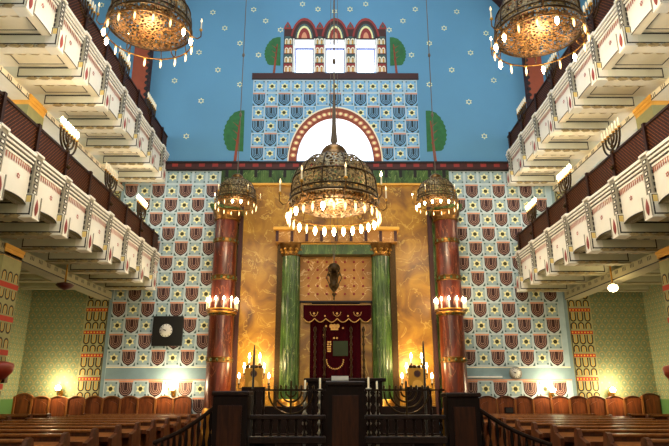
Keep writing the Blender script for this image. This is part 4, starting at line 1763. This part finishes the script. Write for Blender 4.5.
def make_pew(L, label, grp, loc):
    """faces the ark (+Y); origin at the middle of its foot"""
    root = thing('pew', label, 'pew', loc, grp)
    O = WP(root)
    def B(mb, x0, x1, y0, y1, z0, z1, m, b=0):
        mb.box(O.x + x0, O.x + x1, O.y + y0, O.y + y1, O.z + z0, O.z + z1, m, b)
    H = 1.08
    mb = MB()
    B(mb, -L / 2, L / 2, -.02, .02, .12, H - .04, 'pew_wood')
    nb = max(2, int(round(L / .62)))
    for k in range(nb):
        w = L / nb
        x = -L / 2 + w * k
        B(mb, x + .07, x + w - .07, -.034, -.02, .35, H - .24, 'pew_light', .006)
    mb.build('backrest', root)
    mb = MB()
    B(mb, -L / 2 - .02, L / 2 + .02, -.05, .05, H - .04, H, 'pew_light', .012)
    mb.build('top_rail', root)
    mb = MB()     # sloping book desk on the back
    pts = [(-.30, H - .16), (-.04, H - .09), (-.04, H - .12), (-.30, H - .19)]
    mb.prism([(O.y + p, O.z + q) for p, q in pts], 'x', O.x - L / 2 + .03, O.x + L / 2 - .03, 'pew_light')
    B(mb, -L / 2 + .03, L / 2 - .03, -.31, -.29, H - .21, H - .14, 'pew_wood')
    mb.build('book_desk', root)
    mb = MB()
    B(mb, -L / 2, L / 2, .02, .40, .42, .46, 'pew_wood', .008)
    mb.build('seat', root)
    for s in (-1, 1):
        mb = MB()
        x = s * L / 2
        pts = [(-.30, 0), (.44, 0), (.44, .55), (.36, .68), (.16, .72), (.06, H), (0, H + .02), (-.06, H), (-.10, H - .1), (-.30, H - .16)]
        mb.prism([(O.y + p, O.z + q) for p, q in pts], 'x', O.x + x - .028, O.x + x + .028, 'pew_wood')
        mb.build('end_panel', root)
    for k in range(1, nb):
        w = L / nb
        x = -L / 2 + w * k
        mb = MB()
        B(mb, x - .03, x + .03, -.31, -.02, .1, H - .2, 'pew_wood', .006)
        mb.build('divider', root)
    return root


rows = [15.0 - .92 * k for k in range(10)]
for s in (-1, 1):
    w = 'left' if s < 0 else 'right'
    near, far = (PL + .12, -3.3) if s < 0 else (3.4, PR - .12)
    p0 = None
    for i, y in enumerate(rows):
        lab = 'long pew with sloping book desk, %s block, %s row from the ark' % (w, ORD[i])
        xm = (near + far) / 2
        if i in (0,):
            p0 = make_pew(abs(far - near), lab, 'nave pews in two blocks', (xm, y, 0))
        else:
            c = copy_tree(p0)
            c.location = (xm, y, 0)
            c['label'] = lab
    a, b = (WL + .1, PL - .75) if s < 0 else (PR + .75, WR - .1)
    p0 = None
    for i, y in enumerate(rows):
        lab = 'short pew under the %s gallery, %s row from the ark' % (w, ORD[i])
        xm = (a + b) / 2
        if p0 is None:
            p0 = make_pew(b - a, lab, 'short pews under the galleries', (xm, y, 0))
        else:
            c = copy_tree(p0)
            c.location = (xm, y, 0)
            c['label'] = lab


# ------------------------------------------------------------------ bimah
def bimah():
    Yb = 8.0
    root = thing('bimah', 'dark wooden bimah platform with balustrade and three square pedestals', 'platform', (XC, Yb + 1, 0))
    zf = .62
    mb = MB()
    xl, xr = px(212, 400, Yb)[0], px(481, 400, Yb)[0]
    mb.box(xl - .05, xr + .05, Yb - .1, Yb + 2.4, 0, zf, 'bimah_wood', .02)
    mb.build('platform', root)
    for (u0, u1, v) in ((212, 249.5, 391), (325.5, 365, 381), (446, 480.5, 392.5)):
        a, z = px(u0, v, Yb)
        b, _ = px(u1, v, Yb)
        mb = MB()
        mb.box(a + .02, b - .02, Yb, Yb + .36, zf, z - .06, 'bimah_wood', .01)
        mb.box(a + .09, b - .09, Yb - .012, Yb, zf + .12, z - .18, 'rail_wood', .004)
        mb.box(a, b, Yb - .02, Yb + .4, z - .06, z, 'bimah_trim', .012)
        mb.box(a, b, Yb - .02, Yb + .4, zf, zf + .08, 'bimah_trim', .01)
        mb.build('pedestal', root)
    # balustrade bays
    for (u0, u1, uc) in ((249.5, 325.5, 290), (365, 446, 408)):
        a, zt = px(u0, 390, Yb)
        b, _ = px(u1, 390, Yb)
        zm = px(u0, 416, Yb)[1]
        zl = px(u0, 437, Yb)[1]
        mb = MB()
        mb.box(a, b, Yb + .12, Yb + .22, zt - .012, zt + .012, 'bimah_trim')
        mb.box(a, b, Yb + .10, Yb + .24, zm - .05, zm + .01, 'bimah_trim', .01)
        mb.box(a, b, Yb + .08, Yb + .26, zl - .09, zl, 'bimah_trim', .01)
        rl = mb.build('rail', root)
        # menorah shaped ironwork
        xc_ = px(uc, 400, Yb)[0]
        mb = MB()
        for R in (.30, .22, .14, .07):
            pts = [(xc_ + R * cos(PI + PI * k / 12), Yb + .17, zt - .02 + R * .95 * sin(PI + PI * k / 12)) for k in range(13)]
            mb.tube(pts, .013, 'dark_bronze', 5)
            for s in (-1, 1):
                mb.lathe([(0, -.02), (.022, 0), (.014, .03), (.02, .05), (0, .07)], (xc_ + s * R, Yb + .17, zt), 'dark_bronze', 6)
        mb.tube([(xc_, Yb + .17, zt + .12), (xc_, Yb + .17, zm)], .016, 'dark_bronze', 6)
        mb.build('menorah_grille', root)
        n = 9
        for k in range(n):
            x = a + (b - a) * (k + .5) / n
            mb = MB()
            h = zm - .05 - zl
            mb.lathe([(.022, 0), (.022, h * .12), (.012, h * .2), (.026, h * .5), (.012, h * .8), (.022, h * .88), (.022, h)], (x, Yb + .17, zl), 'bimah_wood', 8)
            mb.build('baluster', root)
        for k in (0, 1, 7, 8):
            x = a + (b - a) * (k + .5) / n
            mb = MB()
            h = zt - zm
            mb.lathe([(.014, 0), (.022, h * .2), (.01, h * .3), (.02, h * .55), (.01, h * .8), (.018, h)], (x, Yb + .17, zm), 'bimah_wood', 8)
            mb.build('spindle', root)
    # stair rails falling away on both sides
    for (ua, va, ub, vb) in ((212, 408, 150, 444), (480.5, 409, 556, 446)):
        xa, za = px(ua, va, Yb)
        xb, zb = px(ub, vb, Yb)
        mb = MB()
        N = 10
        pts = []
        for k in range(N + 1):
            t = k / N
            s = t + .12 * sin(PI * t) * (1 if True else 0)
            pts.append((xa + (xb - xa) * t, Yb + .15, za + (zb - za) * min(1, s)))
        mb.tube(pts, .028, 'bimah_trim', 8)
        mb.tube([(p[0], p[1], p[2] - .5) for p in pts], .02, 'bimah_wood', 6)
        rl = mb.build('stair_rail', root)
        for k in range(0, N):
            x, y, z = pts[k]
            x += (xb - xa) / N * .5
            z = (pts[k][2] + pts[k + 1][2]) / 2
            mb = MB()
            mb.lathe([(.016, -.5), (.03, -.4), (.012, -.28), (.026, -.15), (.014, 0)], (x, y, z), 'bimah_wood', 8)
            mb.build('baluster', root)
        mb = MB()
        s = -1 if xb < xa else 1
        for k in range(4):
            mb.box(xa + s * .05 + s * k * .3, xa + s * (.05 + (k + 1) * .3), Yb - .1, Yb + .9, 0, .5 - .14 * k, 'bimah_wood')
        mb.build('stairs', root)
    # far side of the platform: table with two dark silver candlesticks
    return root


bimah()

Yb = 8.0
# paper notice on the middle pedestal
a, z0 = px(331.5, 381, Yb + .1)
b, z1 = px(348.5, 376, Yb + .1)
mb = MB()
mb.box(a, b, Yb + .1, Yb + .12, px(331.5, 381, Yb)[1], z1, 'paper_white')
mb.box(a, b, Yb + .1, Yb + .2, px(331.5, 381, Yb)[1], px(331.5, 381, Yb)[1] + .01, 'paper_white')
tag(mb.build('notice', origin=((a + b) / 2, Yb + .1, z0)), 'white folded notice card standing on the middle pedestal', 'notice')

# thin poles
for u, v0, lab in ((254.5, 345, 'thin dark pole rising before the left candle stand'), (423, 341, 'thin dark pole rising before the right candle stand')):
    X, Z = px(u, v0, 10.2)
    mb = MB()
    mb.tube([(X, 10.2, .62), (X, 10.2, Z - .1), (X, 10.2, Z)], .02, 'black', 8, radii=[.02, .018, .008])
    mb.lathe([(0.12, 0), (.1, .04), (.02, .06)], (X, 10.2, .62), 'black', 12)
    tag(mb.build('pole', origin=(X, 10.2, .62)), lab, 'pole', 'thin poles on the bimah')

# reading table behind the balustrade with silver candlesticks
Yt = 10.0
a, zt = px(304, 378, Yt)
b, _ = px(386, 378, Yt)
root = thing('reading_table', 'dark wooden reading table on the bimah behind the middle pedestal', 'table', ((a + b) / 2, Yt + .3, .62))
mb = MB()
mb.box(a, b, Yt, Yt + .6, zt - .06, zt, 'bimah_wood', .01)
mb.build('top', root)
mb = MB()
mb.box(a + .06, b - .06, Yt + .06, Yt + .54, .66, zt - .06, 'bimah_wood')
mb.build('cabinet', root)
mb = MB()
mb.box(a, b, Yt, Yt + .6, .62, .66, 'bimah_wood', .01)
mb.build('plinth', root)
for u, lab in ((304, 'left'), (322, 'left inner'), (372, 'right inner'), (378, 'right')):
    pass
for (u, va, lab) in ((305, 389, 'silver candlestick on the bimah left of the middle pedestal'), (320, 387, 'taller silver candlestick beside the left face of the middle pedestal'), (368.5, 386, 'taller silver candlestick beside the right face of the middle pedestal'), (377, 390, 'silver candlestick on the bimah right of the middle pedestal')):
    Yc = 8.9
    X, Z = px(u, va, Yc)
    root = thing('candlestick', lab, 'candlestick', (X, Yc, .62), 'silver candlesticks on the bimah')
    mb = MB()
    prof = [(.13, 0), (.12, .03), (.03, .06)]
    z = .1
    H = Z - .62
    while z < H - .1:
        prof += [(.02, z), (.04, z + .03), (.018, z + .07)]
        z += .13
    prof += [(.045, H - .03), (.0, H - .02)]
    mb.lathe(prof, (X, Yc, .62), 'silver', 10)
    mb.build('stem', root)
    mb = MB()
    mb.lathe([(.014, H - .03), (.014, H + .12), (0, H + .13)], (X, Yc, .62), 'candle', 8)
    mb.build('candle', root)

# open books behind the lower rail
for (u, v, lab) in ((255, 436, 'white open book lying behind the balustrade by the left pedestal'), (266, 437, 'white cloth lying behind the left balustrade'), (423, 436, 'white open book lying behind the right balustrade')):
    Yq = 8.75
    X, Z = px(u, v, Yq)
    mb = MB()
    mb.box(X - .14, X + .14, Yq - .1, Yq + .1, .62, Z - .06, 'bimah_wood')
    root = thing('book_stand', lab.replace('white open book lying', 'small dark stand with an open white book').replace('white cloth lying', 'small dark stand under a white cloth'), 'stand', (X, Yq, .62))
    mb.build('stand', root)
    mb = MB()
    for s in (-1, 1):
        mb.prism([(X, Z - .055), (X + s * .07, Z - .02), (X + s * .13, Z - .035), (X + s * .13, Z - .055)], 'y', Yq - .09, Yq + .09, 'paper_white')
    o = mb.build('book' if 'book' in lab else 'cloth', origin=(X, Yq, Z - .06))
    tag(o, lab, 'book' if 'book' in lab else 'cloth')

# ------------------------------------------------------------------ daylight
area('skylight', (0, 7, ZTOP + .05), (0, 0, 0), 5.2, 11.5, 1200, (.80, .90, 1.0))
W = bpy.data.worlds.new('World')
sc.world = W
W.use_nodes = True
W.node_tree.nodes['Background'].inputs[0].default_value = (.55, .7, 1, 1)
W.node_tree.nodes['Background'].inputs[1].default_value = .6

# ------------------------------------------------------------------ camera
cam = bpy.data.cameras.new('camera')
cam.sensor_width = 36
cam.lens = FPX / 669 * 36
cam.clip_end = 200
co = bpy.data.objects.new('camera', cam)
COL.objects.link(co)
co.location = (0, 0, EYE)
co.rotation_euler = (PI / 2 + TH, 0, -YAW)
sc.camera = co
sc.view_settings.view_transform = 'Standard'
sc.view_settings.look = 'None'
sc.view_settings.gamma = 1
sc.view_settings.exposure = 0.0
sc.cycles.max_bounces = 6
sc.cycles.diffuse_bounces = 4
sc.cycles.transparent_max_bounces = 10
sc.cycles.sample_clamp_indirect = 4
sc.cycles.use_denoising = True
sc.cycles.caustics_reflective = False
sc.cycles.caustics_refractive = False
